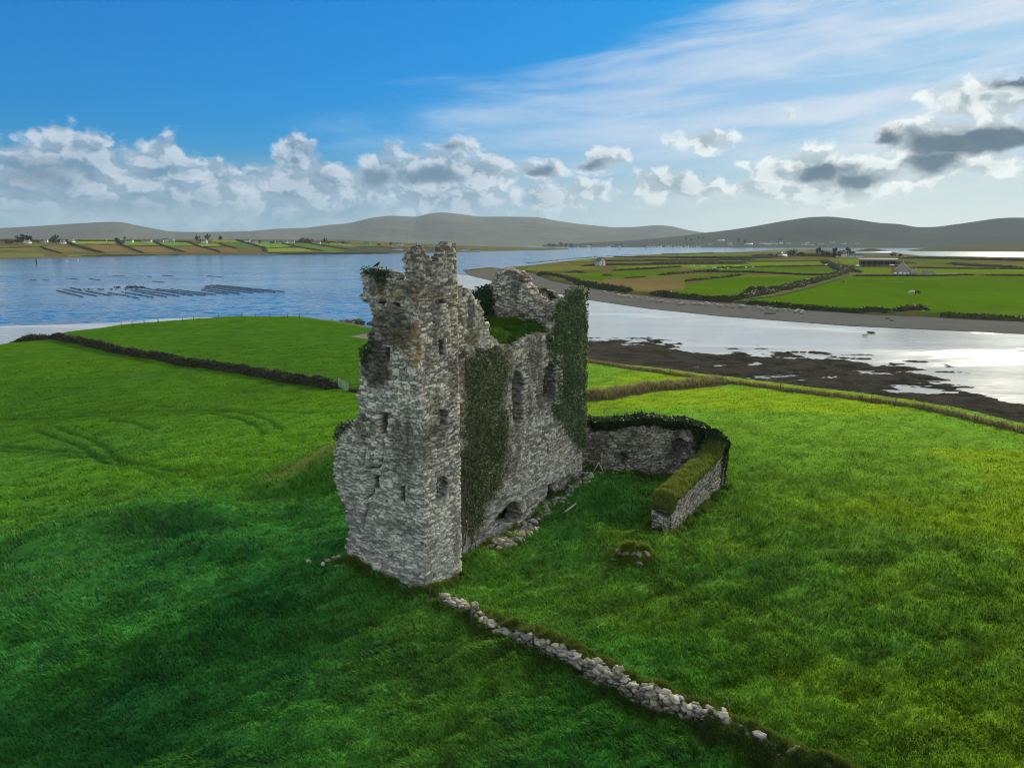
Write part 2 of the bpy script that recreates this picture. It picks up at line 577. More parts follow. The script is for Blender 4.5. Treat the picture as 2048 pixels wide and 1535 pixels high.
def near_base(x, y):
    d = np.hypot(x - 0, y - 38)
    z = -3.4 * ss(20, 105, d) - 0.5 * ss(100, 200, d)
    z = z + 1.15 * np.exp(-((x - 4.5) / 6.0) ** 2 - ((y - 47.5) / 5.5) ** 2)
    z = z + 0.75 * np.exp(-((x + 6) / 5) ** 2 - ((y - 37.5) / 4) ** 2)
    z = z - 0.45 * np.exp(-((x + 1.0) / 3.5) ** 2 - ((y - 33.0) / 3) ** 2)
    z = z + 2.3 * np.exp(-((x + 11.5) / 5.0) ** 2 - ((y - 51.5) / 4.0) ** 2)
    z = z + 0.9 * np.exp(-(segdist(x, y, [(-27, 38.5), (-23, 42.5), (-18.5, 42.3)]) / 1.7) ** 2)
    z = z + 0.5 * np.exp(-(segdist(x, y, [(-17, 38.0), (-14, 37.0)]) / 1.5) ** 2)
    z = z + 0.5 * np.exp(-((x - 7.2) / 2.0) ** 2 - ((y - 37.8) / 1.6) ** 2)
    # low bank under the foreground wall
    z = z + 0.30 * np.exp(-(segdist(x, y, [(-3.0, 31.4), (2.0, 27.6), (7.7, 23.0), (14, 18.3)]) / 1.2) ** 2)
    return z


TRK = []
for pl in ([(0, 828), (150, 831), (330, 836), (430, 838), (500, 850), (545, 872), (560, 890)],
           [(-20, 836), (150, 839), (330, 843), (420, 847), (480, 862), (515, 885), (530, 905)],
           [(0, 905), (80, 920), (170, 938), (260, 962), (340, 985), (390, 990)],
           [(0, 917), (80, 931), (165, 948), (250, 972), (330, 1000)],
           [(70, 868), (110, 890), (150, 910), (190, 945), (215, 965)],
           [(110, 862), (150, 884), (190, 905), (225, 940), (245, 960)],
           [(340, 838), (500, 842), (600, 850), (680, 852)], [(220, 850), (270, 865), (310, 885)]):
    TRK.append([gnd(a, b, -2.0) for a, b in pl])


def near_h(x, y):
    z = near_base(x, y)
    d = np.hypot(x, y)
    # wind combed tussocks
    u = x * 0.80 + y * 0.60; v = -x * 0.60 + y * 0.80
    amp = 0.75 * ss(110, 20, d) + 0.14
    z = z + amp * (fbm(u * 0.5, v * 1.2, 4, 3, 0.62) - 0.5) + 0.5 * (fbm(x * 0.06, y * 0.06, 3, 5) - 0.5)
    for t in TRK:
        z = z - 0.16 * np.exp(-(segdist(x, y, t) / 0.35) ** 2)
    s = sdpoly(x, y, HEAD) + 2.2 * (fbm(x * 0.12, y * 0.12, 3, 9) - 0.5)
    return z + (-7.6 - z) * ss(0.6, -5.5, s)


def polar(az0, az1, na, r0, r1, nr):
    a = np.radians(np.linspace(az0, az1, na))
    r = np.geomspace(r0, r1, nr)
    A, Rr = np.meshgrid(a, r)
    return Rr * np.sin(A), Rr * np.cos(A)


def grid_faces(nr, na, keep=None):
    i = np.arange(nr * na).reshape(nr, na)
    q = np.stack([i[:-1, :-1], i[:-1, 1:], i[1:, 1:], i[1:, :-1]], -1)
    if keep is not None:
        k = keep[:-1, :-1] | keep[:-1, 1:] | keep[1:, 1:] | keep[1:, :-1]
        q = q[k]
    return q.reshape(-1, 4)


def compact(V, Fq, Cc):
    used = np.unique(Fq)
    mp = np.zeros(len(V), np.int64); mp[used] = np.arange(len(used))
    return V[used], mp[Fq], Cc[used]


def grass_col(x, y):
    """albedo of the meadow: patches of lush, yellowed and seeded grass, plus sun and shade tints by region"""
    a = fbm(x * 0.05, y * 0.05, 4, 21)
    b = fbm(x * 0.35, y * 0.35, 4, 22)
    yl = ss(0.46, 0.66, fbm(x * 0.045 + 9, y * 0.06, 4, 23))
    lush = np.array([0.044, 0.178, 0.026]); dk = np.array([0.019, 0.100, 0.026]); ye = np.array([0.136, 0.200, 0.008])
    t = np.clip((0.55 * a + 0.45 * b - 0.25) * 2, 0, 1)[..., None]
    c = dk * (1 - t) + lush * t
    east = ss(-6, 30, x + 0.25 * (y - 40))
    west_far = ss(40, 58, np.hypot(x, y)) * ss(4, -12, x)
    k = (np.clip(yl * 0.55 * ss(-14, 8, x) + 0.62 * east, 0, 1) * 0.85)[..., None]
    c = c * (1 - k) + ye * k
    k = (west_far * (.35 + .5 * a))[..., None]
    c = c * (1 - k) + np.array([0.088, 0.185, 0.006]) * k  # sunlight put into the colour: far-left field yellower than the shaded near left
    crest = np.exp(-(segdist(x, y, [(-16.5, 49.0), (-13.0, 51.5), (-9.0, 53.0)]) / 1.1) ** 2)[..., None] * .6
    c = c * (1 - crest) + np.array([0.20, 0.21, 0.05]) * crest
    uu_ = x * 0.80 + y * 0.60; vv_ = -x * 0.60 + y * 0.80
    c = c * (0.52 + 0.96 * fbm(uu_ * 0.5, vv_ * 1.2, 4, 3, 0.62))[..., None]
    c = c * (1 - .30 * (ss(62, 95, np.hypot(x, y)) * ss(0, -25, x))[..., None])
    far = ss(42, 75, np.hypot(x, y))[..., None]           # brighter further out towards the right
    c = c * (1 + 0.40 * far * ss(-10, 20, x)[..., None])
    return c


def build_near():
    na, nr = 1050, 640
    X, Y = polar(-62, 62, na, 9, 300, nr)
    Z = near_h(X, Y)
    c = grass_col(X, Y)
    s = sdpoly(X, Y, HEAD)
    tan = np.array([0.17, 0.135, 0.065]); rock = np.array([0.07, 0.062, 0.05])
    k = (ss(2.5, -0.8, s) * 0.8)[..., None]
    c = c * (1 - k) + tan * k
    k = ss(-1.8, -4, s)[..., None]
    c = c * (1 - k) + rock * k
    for t in TRK:
        q = (0.55 * np.exp(-(segdist(X, Y, t) / 0.42) ** 2))[..., None]
        c = c * (1 - q) + np.array([0.014, 0.045, 0.010]) * q
    # drop faces well below sea level
    V = np.stack([X, Y, Z], -1).reshape(-1, 3)
    Fq = grid_faces(nr, na, Z > -7.3)
    V, Fq, cc = compact(V, Fq, c.reshape(-1, 3))
    o = mesh_np('grass_field', V, Fq, M['field'], col=cc, smooth=True)
    struct(o)


build_near()

# sea, tidal flat, beach -----------------------------------------------------
X, Y = polar(-75, 75, 80, 60, 16000, 60)
o = mesh_np('sea', np.stack([X, Y, X * 0 + SEA], -1).reshape(-1, 3), grid_faces(60, 80), M['water'])
struct(o)


def flat_poly(name, pts, z, mat):
    V = [(a, b, z) for a, b in pts]
    me = bpy.data.meshes.new(name)
    me.from_pydata(V, [], [list(range(len(V)))])
    me.materials.append(mat)
    o = bpy.data.objects.new(name, me)
    COL.objects.link(o)
    return struct(o)


BEACH_UP = [(925, 541), (985, 536), (1060, 546), (1095, 562), (1240, 588), (1450, 606), (1600, 620), (1750, 630), (2048, 644), (2500, 664)]
BEACH_LO = [(2500, 694), (2048, 667), (1700, 651), (1448, 632), (1300, 617), (1170, 598), (1080, 580), (1000, 565), (940, 551)]
flat = gpoly(list(reversed(BEACH_LO)), SEA + 0.06)
flat = [gnd(906, 548, SEA + .06)] + flat + [(260, 130), (150, 40), (60, 60), (10, 100), (-10, 140), (-28, 175)] + [(a + 2.2 * math.sin(i * 2.3), b) for i, (a, b) in enumerate(gpoly([(800, 650), (822, 641), (812, 633), (838, 626), (829, 619), (850, 612), (846, 606), (868, 600), (858, 594), (876, 588), (872, 582), (889, 577), (880, 572), (897, 567), (888, 561), (903, 556)], SEA + .06))]
flat_poly('tidal_flat', flat, SEA + 0.06, M['flat'])
bpts = gpoly(BEACH_UP, SEA + 0.16)
inland = [(a * 1.12, b * 1.12) for a, b in bpts]
flat_poly('sand_beach', gpoly(BEACH_LO, SEA + 0.16) + [(a * 1.03, b * 1.03) for a, b in bpts], SEA + 0.16, M['beach'])
# pale wet strand under the left field
flat_poly('wet_strand', gpoly([(-300, 668), (0, 652), (120, 649), (240, 644), (330, 637), (420, 634), (520, 650), (300, 690), (0, 700), (-300, 720)], SEA + 0.06), SEA + 0.06, M['flat'])

# seaweed covered shore: low humps that stand out of the wet sand
WEED = gpoly([(1120, 676), (1200, 682), (1320, 688), (1400, 700), (1480, 704), (1560, 706), (1640, 706), (1700, 716), (1800, 738), (1900, 768), (2048, 800), (2300, 860)], SEA) + \
    [(75, 55), (57, 76), (31, 104), (13, 128), (2, 140)]


def build_weed():
    nx, ny = 620, 460
    xs = np.linspace(-8, 120, nx); ys = np.linspace(58, 178, ny)
    X, Y = np.meshgrid(xs, ys)
    s = sdpoly(X, Y, WEED)
    n = fbm(X * 0.11, Y * 0.17, 5, 40, 0.62)
    left = ss(34, 12, X - 0.25 * (Y - 120))
    mask = ss(-5, 9, s + 8 * (n - .5)) * 0.36 + n + .36 * (fbm(X * .55, Y * 1.1, 4, 49, .6) - .5) + 0.22 * left - 0.725
    Z = SEA + 0.06 + np.clip(mask * 1.6, -0.35, 0.35) + 0.25 * (fbm(X * 0.9, Y * 0.9, 3, 44) - 0.5) * ss(-0.02, 0.12, mask)
    t = fbm(X * 0.5, Y * 0.5, 4, 47)[..., None]
    c = np.array([0.019, 0.018, 0.015]) * (1 - t) + np.array([0.062, 0.057, 0.045]) * t
    Fq = grid_faces(ny, nx, (Z > SEA - 0.1) & (s > -12))
    V, Fq, cc = compact(np.stack([X, Y, Z], -1).reshape(-1, 3), Fq, c.reshape(-1, 3))
    o = mesh_np('seaweed_shore', V, Fq, M['seaweed'], col=cc, smooth=False)
    o['kind'] = 'structure'


build_weed()

# right hand farmland ---------------------------------------------------------
RIGHT = gpoly(BEACH_UP, SEA + .2) + [(1300, 1000), (1600, 1700)] + gpoly([(2048, 514), (1850, 511), (1790, 506)], -4.5) + \
    [(700, 1500), (520, 1560)] + gpoly([(1500, 503), (1400, 506), (1290, 509), (1150, 518), (1045, 530), (950, 537)], -4.5)


def right_h(x, y):
    s = sdpoly(x, y, RIGHT) + 2.0 * (fbm(x * .05, y * .05, 3, 60) - .5)
    z = SEA - 1.2 + 2.9 * ss(-1.0, 7, s) + 1.2 * ss(20, 160, s) + 0.8 * (fbm(x * .012, y * .012, 3, 61) - .5) * ss(10, 60, s)
    px, py = project(x, y, z)
    z = z + 7.0 * np.exp(-((x - 560) / 110.0) ** 2 - ((y - 1400) / 120.0) ** 2)
    return z


def z5(p): return [(900 + .293 * a, 420 + .2931 * b) for a, b in p]
def z6(p): return [(1448 + .293 * a, 420 + .2931 * b) for a, b in p]


G = (0.045, 0.088, 0.004); GB = (0.075, 0.120, 0.008); GD = (0.048, 0.090, 0.010); BR = (0.085, 0.078, 0.022)
RFIELDS = [(z6([(870, 452), (2300, 452), (2300, 700), (1400, 690), (1150, 680), (200, 655), (100, 628), (850, 458)]), G),
           (z6([(1300, 690), (2300, 690), (2300, 765), (2048, 750), (1700, 735), (1380, 715)]), GD),
           ([(1337, 580), (1448, 552), (1640, 553), (1592, 570), (1530, 582), (1495, 585), (1448, 600), (1400, 597), (1365, 592)], G),
           (z6([(-120, 392), (760, 400), (775, 432), (200, 425), (-120, 420)]), G),
           (z6([(-300, 375), (0, 358), (700, 348), (700, 376), (0, 386), (-200, 400)]), GB),
           (z5([(800, 440), (1560, 405), (1570, 420), (1400, 445), (1200, 455), (1020, 480), (900, 470)]), G),
           (z5([(1530, 465), (1890, 430), (1900, 445), (1600, 475)]), G), (z5([(1140, 388), (1860, 360), (1860, 380), (1480, 390), (1130, 410)]), GB),
           (z6([(850, 390), (1140, 395), (1140, 432), (900, 432)]), GB), (z6([(1300, 400), (2300, 405), (2300, 435), (1300, 430)]), GB),
           (z6([(790, 338), (940, 338), (940, 366), (800, 366)]), GB), (z6([(1160, 340), (1580, 345), (1580, 362), (1280, 360)]), GD),
           (z5([(740, 345), (960, 336), (960, 350), (740, 352)]), GB), (z5([(540, 385), (1000, 378), (1000, 400), (600, 420), (500, 410)]), (0.085, 0.095, 0.02)),
           (z5([(1560, 305), (1920, 305), (1920, 318), (1560, 318)]), GB), (z6([(0, 305), (180, 303), (180, 318), (0, 320)]), GB),
           (z5([(1050, 470), (1600, 470), (1600, 545), (1350, 545), (1100, 515)]), (0.10, 0.075, 0.03)),
           (z6([(-100, 285), (300, 262), (520, 262), (600, 285), (300, 290)]), (0.11, 0.10, 0.035))]


def paint_fields(X, Y, Z, base, fields, seed):
    px, py = project(X, Y, Z)
    n = fbm(X * .02, Y * .02, 4, seed)[..., None]
    c = np.asarray(base) * (0.70 + 1.1 * n)
    for poly, colr in fields:
        k = inpoly(px, py, poly)
        c[k] = np.asarray(colr) * (1.15 + 0.5 * n[k])
    return c


def build_right():
    na, nr = 900, 420
    X, Y = polar(-6, 52, na, 190, 2300, nr)
    Z = right_h(X, Y)
    c = paint_fields(X, Y, Z, BR, RFIELDS, 70)
    V, Fq, cc = compact(np.stack([X, Y, Z], -1).reshape(-1, 3), grid_faces(nr, na, Z > SEA - .6), c.reshape(-1, 3))
    struct(mesh_np('right_farmland', V, Fq, M['farfield'], col=cc, smooth=True))


build_right()

# far left shore ----------------------------------------------------------------
FARS = [(-2600, 700)] + gpoly([(-250, 529), (0, 518), (150, 515), (330, 510.5), (500, 509.5), (700, 508), (800, 507), (915, 504.5), (1000, 502), (1085, 500.5), (1142, 498.8)], SEA) + \
    gpoly([(1140, 497), (1060, 495.6)], SEA) + [(60, 3600), (-900, 3900), (-2600, 3600)]


def far_h(x, y):
    s = sdpoly(x, y, FARS) + 8 * (fbm(x * .012, y * .012, 3, 80) - .5)
    px = CX + F * x / (y + .1)
    rise = np.interp(px, [0, 700, 800, 900, 1000, 1150], [29, 28, 20, 11, 6, 2])
    return SEA - 1.5 + 3.0 * ss(-2, 14, s) + rise * ss(0, 430, s) ** 0.9 + 2.0 * (fbm(x * .004, y * .004, 3, 81) - .5) * ss(0, 200, s)


def z4(p, ox=0): return [(ox + a * .1758, 460 + b * .1758) for a, b in p]


FG = (0.085, 0.150, 0.014); FY = (0.125, 0.155, 0.022); FB = (0.120, 0.078, 0.032); FD = (0.06, 0.10, 0.02)
FFIELDS = [(z4([(-400, 225), (540, 178), (545, 196), (-400, 240)]), FG), (z4([(830, 128), (1300, 128), (1320, 158), (790, 158)]), FY), (z4([(1390, 133), (1740, 130), (1815, 177), (1400, 173)]), FG),
           (z4([(1810, 138), (2050, 138), (2050, 184), (1850, 182)]), FG), (z4([(0, 133), (210, 140), (300, 184), (0, 184)], 340), FG), (z4([(290, 153), (560, 158), (575, 190), (370, 190)], 340), FY),
           (z4([(570, 142), (870, 142), (930, 192), (690, 186)], 340), FD), (z4([(890, 137), (1210, 137), (1410, 187), (1100, 207)], 340), FG), (z4([(1110, 211), (1500, 205), (1640, 237), (1120, 248)], 340), FY),
           (z4([(1250, 138), (1530, 143), (2060, 252), (1760, 250)], 340), FD), (z4([(1600, 146), (2060, 158), (2060, 184)], 340), FG), (z4([(830, 88), (1390, 93), (1390, 112), (830, 108)]), (0.14, 0.15, 0.05)),
           (z4([(480, 108), (740, 114), (770, 134), (480, 132)], 340), FY), (z4([(1000, 165), (1310, 165), (1450, 240), (1080, 240)]), FB), (z4([(1470, 182), (1830, 187), (1990, 246), (1620, 250)]), FB),
           (z4([(560, 190), (800, 195), (1000, 245), (600, 250)]), (0.10, 0.08, 0.03)), (z4([(60, 195), (370, 195), (540, 245), (160, 250)], 340), FB), (z4([(450, 195), (690, 195), (800, 245), (600, 245)], 340), FB),
           (z4([(0, 255), (500, 262), (500, 300), (0, 318)]), (0.09, 0.10, 0.025)), (z4([(780, 285), (1100, 280), (1100, 292), (780, 298)]), FG),
           (z4([(1990, 200), (3200, 190), (3200, 262), (1990, 252)], 340), (0.05, 0.05, 0.03)), (z4([(2060, 160), (2380, 165), (2380, 185), (2060, 190)], 340), FD)]


def build_far():
    na, nr = 760, 260
    X, Y = polar(-48, 7, na, 900, 3900, nr)
    Z = far_h(X, Y)
    c = paint_fields(X, Y, Z, (0.085, 0.075, 0.025), FFIELDS, 90)
    s = sdpoly(X, Y, FARS)
    k = ss(16, 4, s)[..., None]
    c = c * (1 - k) + np.array([0.11, 0.085, 0.06]) * k
    V, Fq, cc = compact(np.stack([X, Y, Z], -1).reshape(-1, 3), grid_faces(nr, na, Z > SEA - .7), c.reshape(-1, 3))
    struct(mesh_np('far_shore', V, Fq, M['farfield'], col=cc, smooth=True))


build_far()


# hills -------------------------------------------------------------------------
def hill(name, sky_px, Dr, Db, zb, cols, seed, rough=0.06, na=500, nr=90):
    xs = np.array([p[0] for p in sky_px], float); ysk = np.array([p[1] for p in sky_px], float)
    # smooth skyline
    px = np.linspace(xs[0], xs[-1], na)
    py = np.interp(px, xs, ysk)
    k = np.ones(9) / 9
    py = np.convolve(np.pad(py, 4, mode='edge'), k, 'valid')
    d = pdir(px, py)
    az = np.arctan2(d[:, 0], d[:, 1])
    zr = H + Dr * d[:, 2] / np.hypot(d[:, 0], d[:, 1])
    t = np.concatenate([np.linspace(0, 1, nr), np.linspace(1.08, 1.9, 14)])
    T, A = np.meshgrid(t, az, indexing='ij')
    Rr = Db + (Dr - Db) * T
    X = Rr * np.sin(A); Y = Rr * np.cos(A)
    f = np.where(T <= 1, ss(-0.25, 1.12, T) , 1 - 0.9 * (T - 1))
    f0 = ss(-0.25, 1.12, np.array(0.0)); f1 = ss(-0.25, 1.12, np.array(1.0))
    f = np.where(T <= 1, (f - f0) / (f1 - f0), np.clip(1 - 1.1 * (T - 1), 0, 1))
    relief = (fbm(X * .0018, Y * .0018, 5, seed, .55) - .5) * np.sin(np.clip(T, 0, 1) * math.pi)
    Z = zb + (zr[None, :] - zb) * (f + relief * rough * 4)
    n = fbm(X * .0025, Y * .0025, 4, seed + 5)[..., None]
    c = np.asarray(cols[0]) * (1 - n) + np.asarray(cols[1]) * n
    low = ss(0.30, 0.05, T)[..., None] * fbm(X * .008, Y * .008, 2, seed + 9)[..., None]
    c = c * (1 - low) + np.asarray(cols[2]) * low
    mesh = mesh_np(name, np.stack([X, Y, Z], -1).reshape(-1, 3), grid_faces(*X.shape), M['hill'], col=c.reshape(-1, 3), smooth=True)
    struct(mesh)
    def hf(px_, tt):
        """point on the slope for a pixel column at fraction tt of the way up"""
        i = int(np.clip(np.searchsorted(px, px_), 0, na - 1)); j = int(round(tt * (nr - 1)))
        return X[j, i], Y[j, i], Z[j, i]
    return hf, (X[:nr], Y[:nr], Z[:nr])


HC = ((0.085, 0.090, 0.084), (0.135, 0.130, 0.112), (0.12, 0.140, 0.090))  # part of the distance haze is put into these grey hill colours
hill('distant_hill', [(-500, 470), (520, 470), (600, 458), (640, 451), (680, 447), (720, 452), (800, 470), (1200, 475), (2600, 480)], 11000, 9000, SEA - 2, HC, 100)
hill('left_hill', [(-700, 462), (-200, 456), (0, 456), (60, 453), (150, 447), (215, 443.5), (245, 444), (265, 449), (290, 454), (340, 463), (400, 464), (520, 462), (620, 470), (760, 478)], 6400, 4600, SEA - 2, HC, 110)
hill('long_hill', [(330, 470), (356, 464), (430, 464), (500, 462), (560, 457), (620, 455), (700, 446), (740, 436), (780, 431), (820, 433), (838, 434), (850, 428), (885, 424), (920, 428), (960, 433.5), (1000, 433),
                   (1075, 434), (1110, 441), (1160, 448), (1230, 455), (1270, 454), (1310, 450), (1345, 452), (1365, 458), (1400, 464), (1500, 474), (1650, 480)], 7200, 4700, SEA - 2, HC, 120)
DC = ((0.038, 0.043, 0.038), (0.066, 0.067, 0.054), (0.068, 0.080, 0.048))
RH, RHG = hill('right_hill', [(1085, 489), (1180, 485), (1260, 481), (1330, 475), (1390, 468), (1450, 461), (1500, 454), (1560, 443), (1620, 434), (1660, 433), (1700, 437), (1760, 446), (1800, 448), (1830, 454), (1870, 454),
                   (1930, 446), (1990, 437), (2020, 435), (2100, 436), (2300, 445), (2700, 440)], 4700, 3300, SEA - 2, DC, 130, na=620)
DCL = ((0.07, 0.065, 0.04), (0.10, 0.09, 0.05), (0.09, 0.085, 0.05))
hill('low_headland', [(1810, 500.5), (1850, 496), (1900, 492), (1950, 490), (2048, 488), (2300, 484), (2600, 482)], 2500, 2150, SEA - .6, DCL, 140, na=260, nr=30)
hill('low_island', [(1692, 506.5), (1715, 500.5), (1738, 496.5), (1752, 497), (1775, 502), (1800, 506.8)], 1760, 1690, SEA - .6, DCL, 150, na=160, nr=24)

# ------------------------------------------------------------------ masonry
def stones(u, v, cw, ch, seed):
    """coursed rubble as jittered cells: edge distance, random id, stone centre"""
    v2 = v + 0.05 * (vn(u * 0.7, v * 0.3, seed + 50) - .5)
    gy = np.floor(v2 / ch)
    best = np.full(u.shape, 1e9); sec = np.full(u.shape, 1e9)
    rid = np.zeros(u.shape); bu = np.zeros(u.shape); bv = np.zeros(u.shape)
    for dj in (-1, 0, 1):
        jy = gy + dj
        off = hsh(jy, jy * 0 + 3, seed) * 5
        gx = np.floor(u / cw + off)
        for di in (-1, 0, 1):
            ix = gx + di
            sx = (ix - off + 0.5 + 0.8 * (hsh(ix, jy, seed + 1) - .5)) * cw
            sy = (jy + 0.5 + 0.55 * (hsh(ix, jy, seed + 2) - .5)) * ch
            k = 0.75 + 0.5 * hsh(ix, jy, seed + 3)
            d = (np.abs(u - sx) / cw) ** 3 + (np.abs(v2 - sy) / ch * 1.1) ** 3
            d = np.cbrt(d) * k
            new = d < best
            sec = np.where(new, best, np.minimum(sec, d))
            rid = np.where(new, hsh(ix, jy, seed + 4), rid)
            bu = np.where(new, sx, bu); bv = np.where(new, sy, bv)
            best = np.where(new, d, best)
    return sec - best, rid, bu, bv


def plane_uv(px, py, O, d):
    """pixel -> (distance along a vertical plane, height)"""
    n = np.array([d[1], -d[0]])
    r = pdir(px, py)
    t = (O @ n) / (r[..., 0] * n[0] + r[..., 1] * n[1])
    x = t * r[..., 0] - O[0]; y = t * r[..., 1] - O[1]
    return float(x * d[0] + y * d[1]), float(H + t * r[..., 2])


def uvpoly(pts, O, d):
    return [plane_uv(a, b, O, d) for a, b in pts]


GREY = np.array([0.49, 0.45, 0.365])


def stone_col(u, v, edge, rid, seed, warm=0.0, dark=0.0):
    n = fbm(u * 0.6, v * 0.6, 4, seed + 70)
    n2 = fbm(u * 2.2, v * 2.2, 3, seed + 71)
    b = 0.40 + 1.1 * rid ** 1.4 + 0.6 * (n - .5)
    c = GREY * b[..., None]
    c = c * (1 + 0.10 * (hsh(rid * 9999, rid * 0 + 1, seed)[..., None] - .5) * np.array([1.0, 0.1, -1.1]))
    pale = (ss(0.55, 0.78, n2) * ss(.3, .8, rid))[..., None] * 0.5           # pale lichen on some stones
    c = c * (1 - pale) + np.array([0.46, 0.45, 0.40]) * pale
    stain = (ss(0.50, 0.70, fbm(u * 0.75 + 40, v * 0.38, 5, seed + 72, .6)) * 0.68)[..., None]
    c = c * (1 - stain) + np.array([0.11, 0.095, 0.070]) * stain
    m = ss(0.17, 0.02, edge)[..., None] * 0.9                                # earthy joints
    c = c * (1 - m) + np.array([0.055, 0.050, 0.040]) * m
    return c


def build_wall(name, path, u0, zmin, zmax, t, mask, mat=None, parent=None, res=0.044, cw=0.32, ch=0.11, relief=0.075, seed=0,
               recess=None, tint=None, corner=0.15, lump=0.10, backtint=True):
    path = [np.asarray(p, float) for p in path]
    seg = [np.linalg.norm(path[i + 1] - path[i]) for i in range(len(path) - 1)]
    L = sum(seg)
    nu = int(L / res); U = np.linspace(0, L, nu + 1)
    cum = np.concatenate([[0], np.cumsum(seg)])
    def pos(q):
        return np.stack([np.interp(q, cum, [p[0] for p in path]), np.interp(q, cum, [p[1] for p in path])], -1)
    P = sum(pos(np.clip(U + o_, 0, L)) for o_ in [q * (corner(U) if callable(corner) else corner) for q in np.linspace(-1, 1, 9)]) / 9
    tan = np.gradient(P, axis=0); tan /= np.linalg.norm(tan, axis=1)[:, None]
    N = np.stack([tan[:, 1], -tan[:, 0]], -1)
    nv = int((zmax - zmin) / res); Vv = np.linspace(zmin, zmax, nv + 1)
    UU, VV = np.meshgrid(U + u0, Vv, indexing='ij')
    def both(u, v):
        u = u + .16 * (vn(u * 1.3, v * 1.3, seed + 80) - .5); v = v + .10 * (vn(u * 1.1, v * 1.9, seed + 81) - .5)
        a = stones(u, v, cw, ch, seed); b = stones(u, v, cw * 1.55, ch * 1.7, seed + 40)
        k = fbm(u * .55, v * .75, 3, seed + 82) + .12 * ss(5, 1, v) > .60
        return [np.where(k, q, p) for p, q in zip(a, b)]
    e, rid, bu, bv = both(UU, VV)
    w = -relief * (1 - ss(0.0, 0.15, e)) + relief * 0.75 * (rid - .5) + relief * .5 * (fbm(UU * 5, VV * 7, 2, seed + 31) - .5) + lump * (fbm(UU * .8, VV * .8, 3, seed + 30) - .5)
    for poly, depth in (recess or []):
        jn = 0.12 if depth != .5 else .02
        k = inpoly(UU + jn * (vn(UU * 4, VV * 4, seed + 33) - .5), VV + jn * (vn(UU * 4, VV * 4, seed + 34) - .5), poly)
        w = np.where(k, w - depth, w)
    e2, rid2, _, _ = stones(UU + 31, VV + 7.3, cw, ch, seed + 11)
    wb = relief * (1 - ss(0.0, 0.22, e2)) - relief * .9 * (rid2 - .5)
    ju = (hsh(np.arange(nu + 1)[:, None], np.arange(nv + 1)[None, :], seed + 8) - .5) * res * .5
    jv = (hsh(np.arange(nu + 1)[:, None], np.arange(nv + 1)[None, :], seed + 9) - .5) * res * .5
    def V3(ww):
        return np.stack([P[:, 0:1] + N[:, 0:1] * ww + tan[:, 0:1] * ju, P[:, 1:2] + N[:, 1:2] * ww + tan[:, 1:2] * ju, VV + jv], -1)
    tt = t(VV) if callable(t) else t
    A = V3(w).reshape(-1, 3); B = V3(-tt + wb).reshape(-1, 3)
    # solid cells, whole stones at a time along broken edges
    cu = (UU[:-1, :-1] + UU[1:, 1:]) / 2; cv = (VV[:-1, :-1] + VV[1:, 1:]) / 2
    _, _, sbu, sbv = both(cu, cv)
    solid = mask(cu, cv, 0.5 * cu + 0.5 * sbu + 0.25 * (vn(cu * 3, cv * 3, seed + 20) - .5), 0.35 * cv + 0.65 * sbv + 0.18 * (vn(cu * 3, cv * 3, seed + 21) - .5))
    idx = np.arange((nu + 1) * (nv + 1)).reshape(nu + 1, nv + 1)
    NA = idx.size
    q = np.stack([idx[:-1, :-1], idx[1:, :-1], idx[1:, 1:], idx[:-1, 1:]], -1)
    KL = 5
    fr = q[solid]; bk = q[solid][:, ::-1] + (KL + 1) * NA
    sides = []
    pad = np.pad(solid, 1)
    for (di, dj, a, b) in ((-1, 0, (0, 0), (0, 1)), (1, 0, (1, 1), (1, 0)), (0, -1, (1, 0), (0, 0)), (0, 1, (0, 1), (1, 1))):
        nb = pad[1 + di:1 + di + nu, 1 + dj:1 + dj + nv]
        i, j = np.nonzero(solid & ~nb)
        ia = idx[i + a[0], j + a[1]]; ib = idx[i + b[0], j + b[1]]
        # split the wall's thickness so broken edges are rough too
        for k in range(KL + 1):
            sides.append(np.stack([ia + k * NA, ib + k * NA, ib + (k + 1) * NA, ia + (k + 1) * NA], -1))
    c = stone_col(UU, VV, e, rid, seed)
    if tint is not None:
        c = tint(UU, VV, c, rid)
    cb = stone_col(UU, VV, e2, rid2, seed + 5)
    if tint is not None and backtint:
        cb = tint(UU, VV, cb, rid2)
    Fq = np.concatenate([fr, bk] + sides)
    lay = [A]; lc = [c.reshape(-1, 3)]
    row = np.floor(VV / ch).ravel()
    for k in range(1, KL + 1):
        f_ = k / (KL + 1)
        jt = np.stack([hsh(row, row * 0 + k, seed + 60 + i) - .5 for i in range(3)], -1) * np.array([.16, .16, .05])
        lay.append(A * (1 - f_) + B * f_ + jt)
        tn = .35 + .8 * hsh(row, row * 0 + k, seed + 66)
        lc.append((lc[0] * .5 + GREY * .5) * tn[:, None])
    lay.append(B); lc.append(cb.reshape(-1, 3))
    V, Fq, cc = compact(np.concatenate(lay), Fq, np.concatenate(lc))
    return mesh_np(name, V, Fq, mat or M['stone'], parent, cc)


def blob(u, v, cu, cv, ru, rv):
    return np.exp(-((u - cu) / ru) ** 2 - ((v - cv) / rv) ** 2)


CASTLE = thing('castle_ruin', 'ruined grey rubble stone castle tower and hall draped in ivy, standing on green grass', 'castle ruin', (0, 0, 0))

# --- tower: the front (u < 0, to the left of the near corner) and the side (u > 0)
def zo(pts, s, ox, oy): return [(ox + a * s, oy + b * s) for a, b in pts]


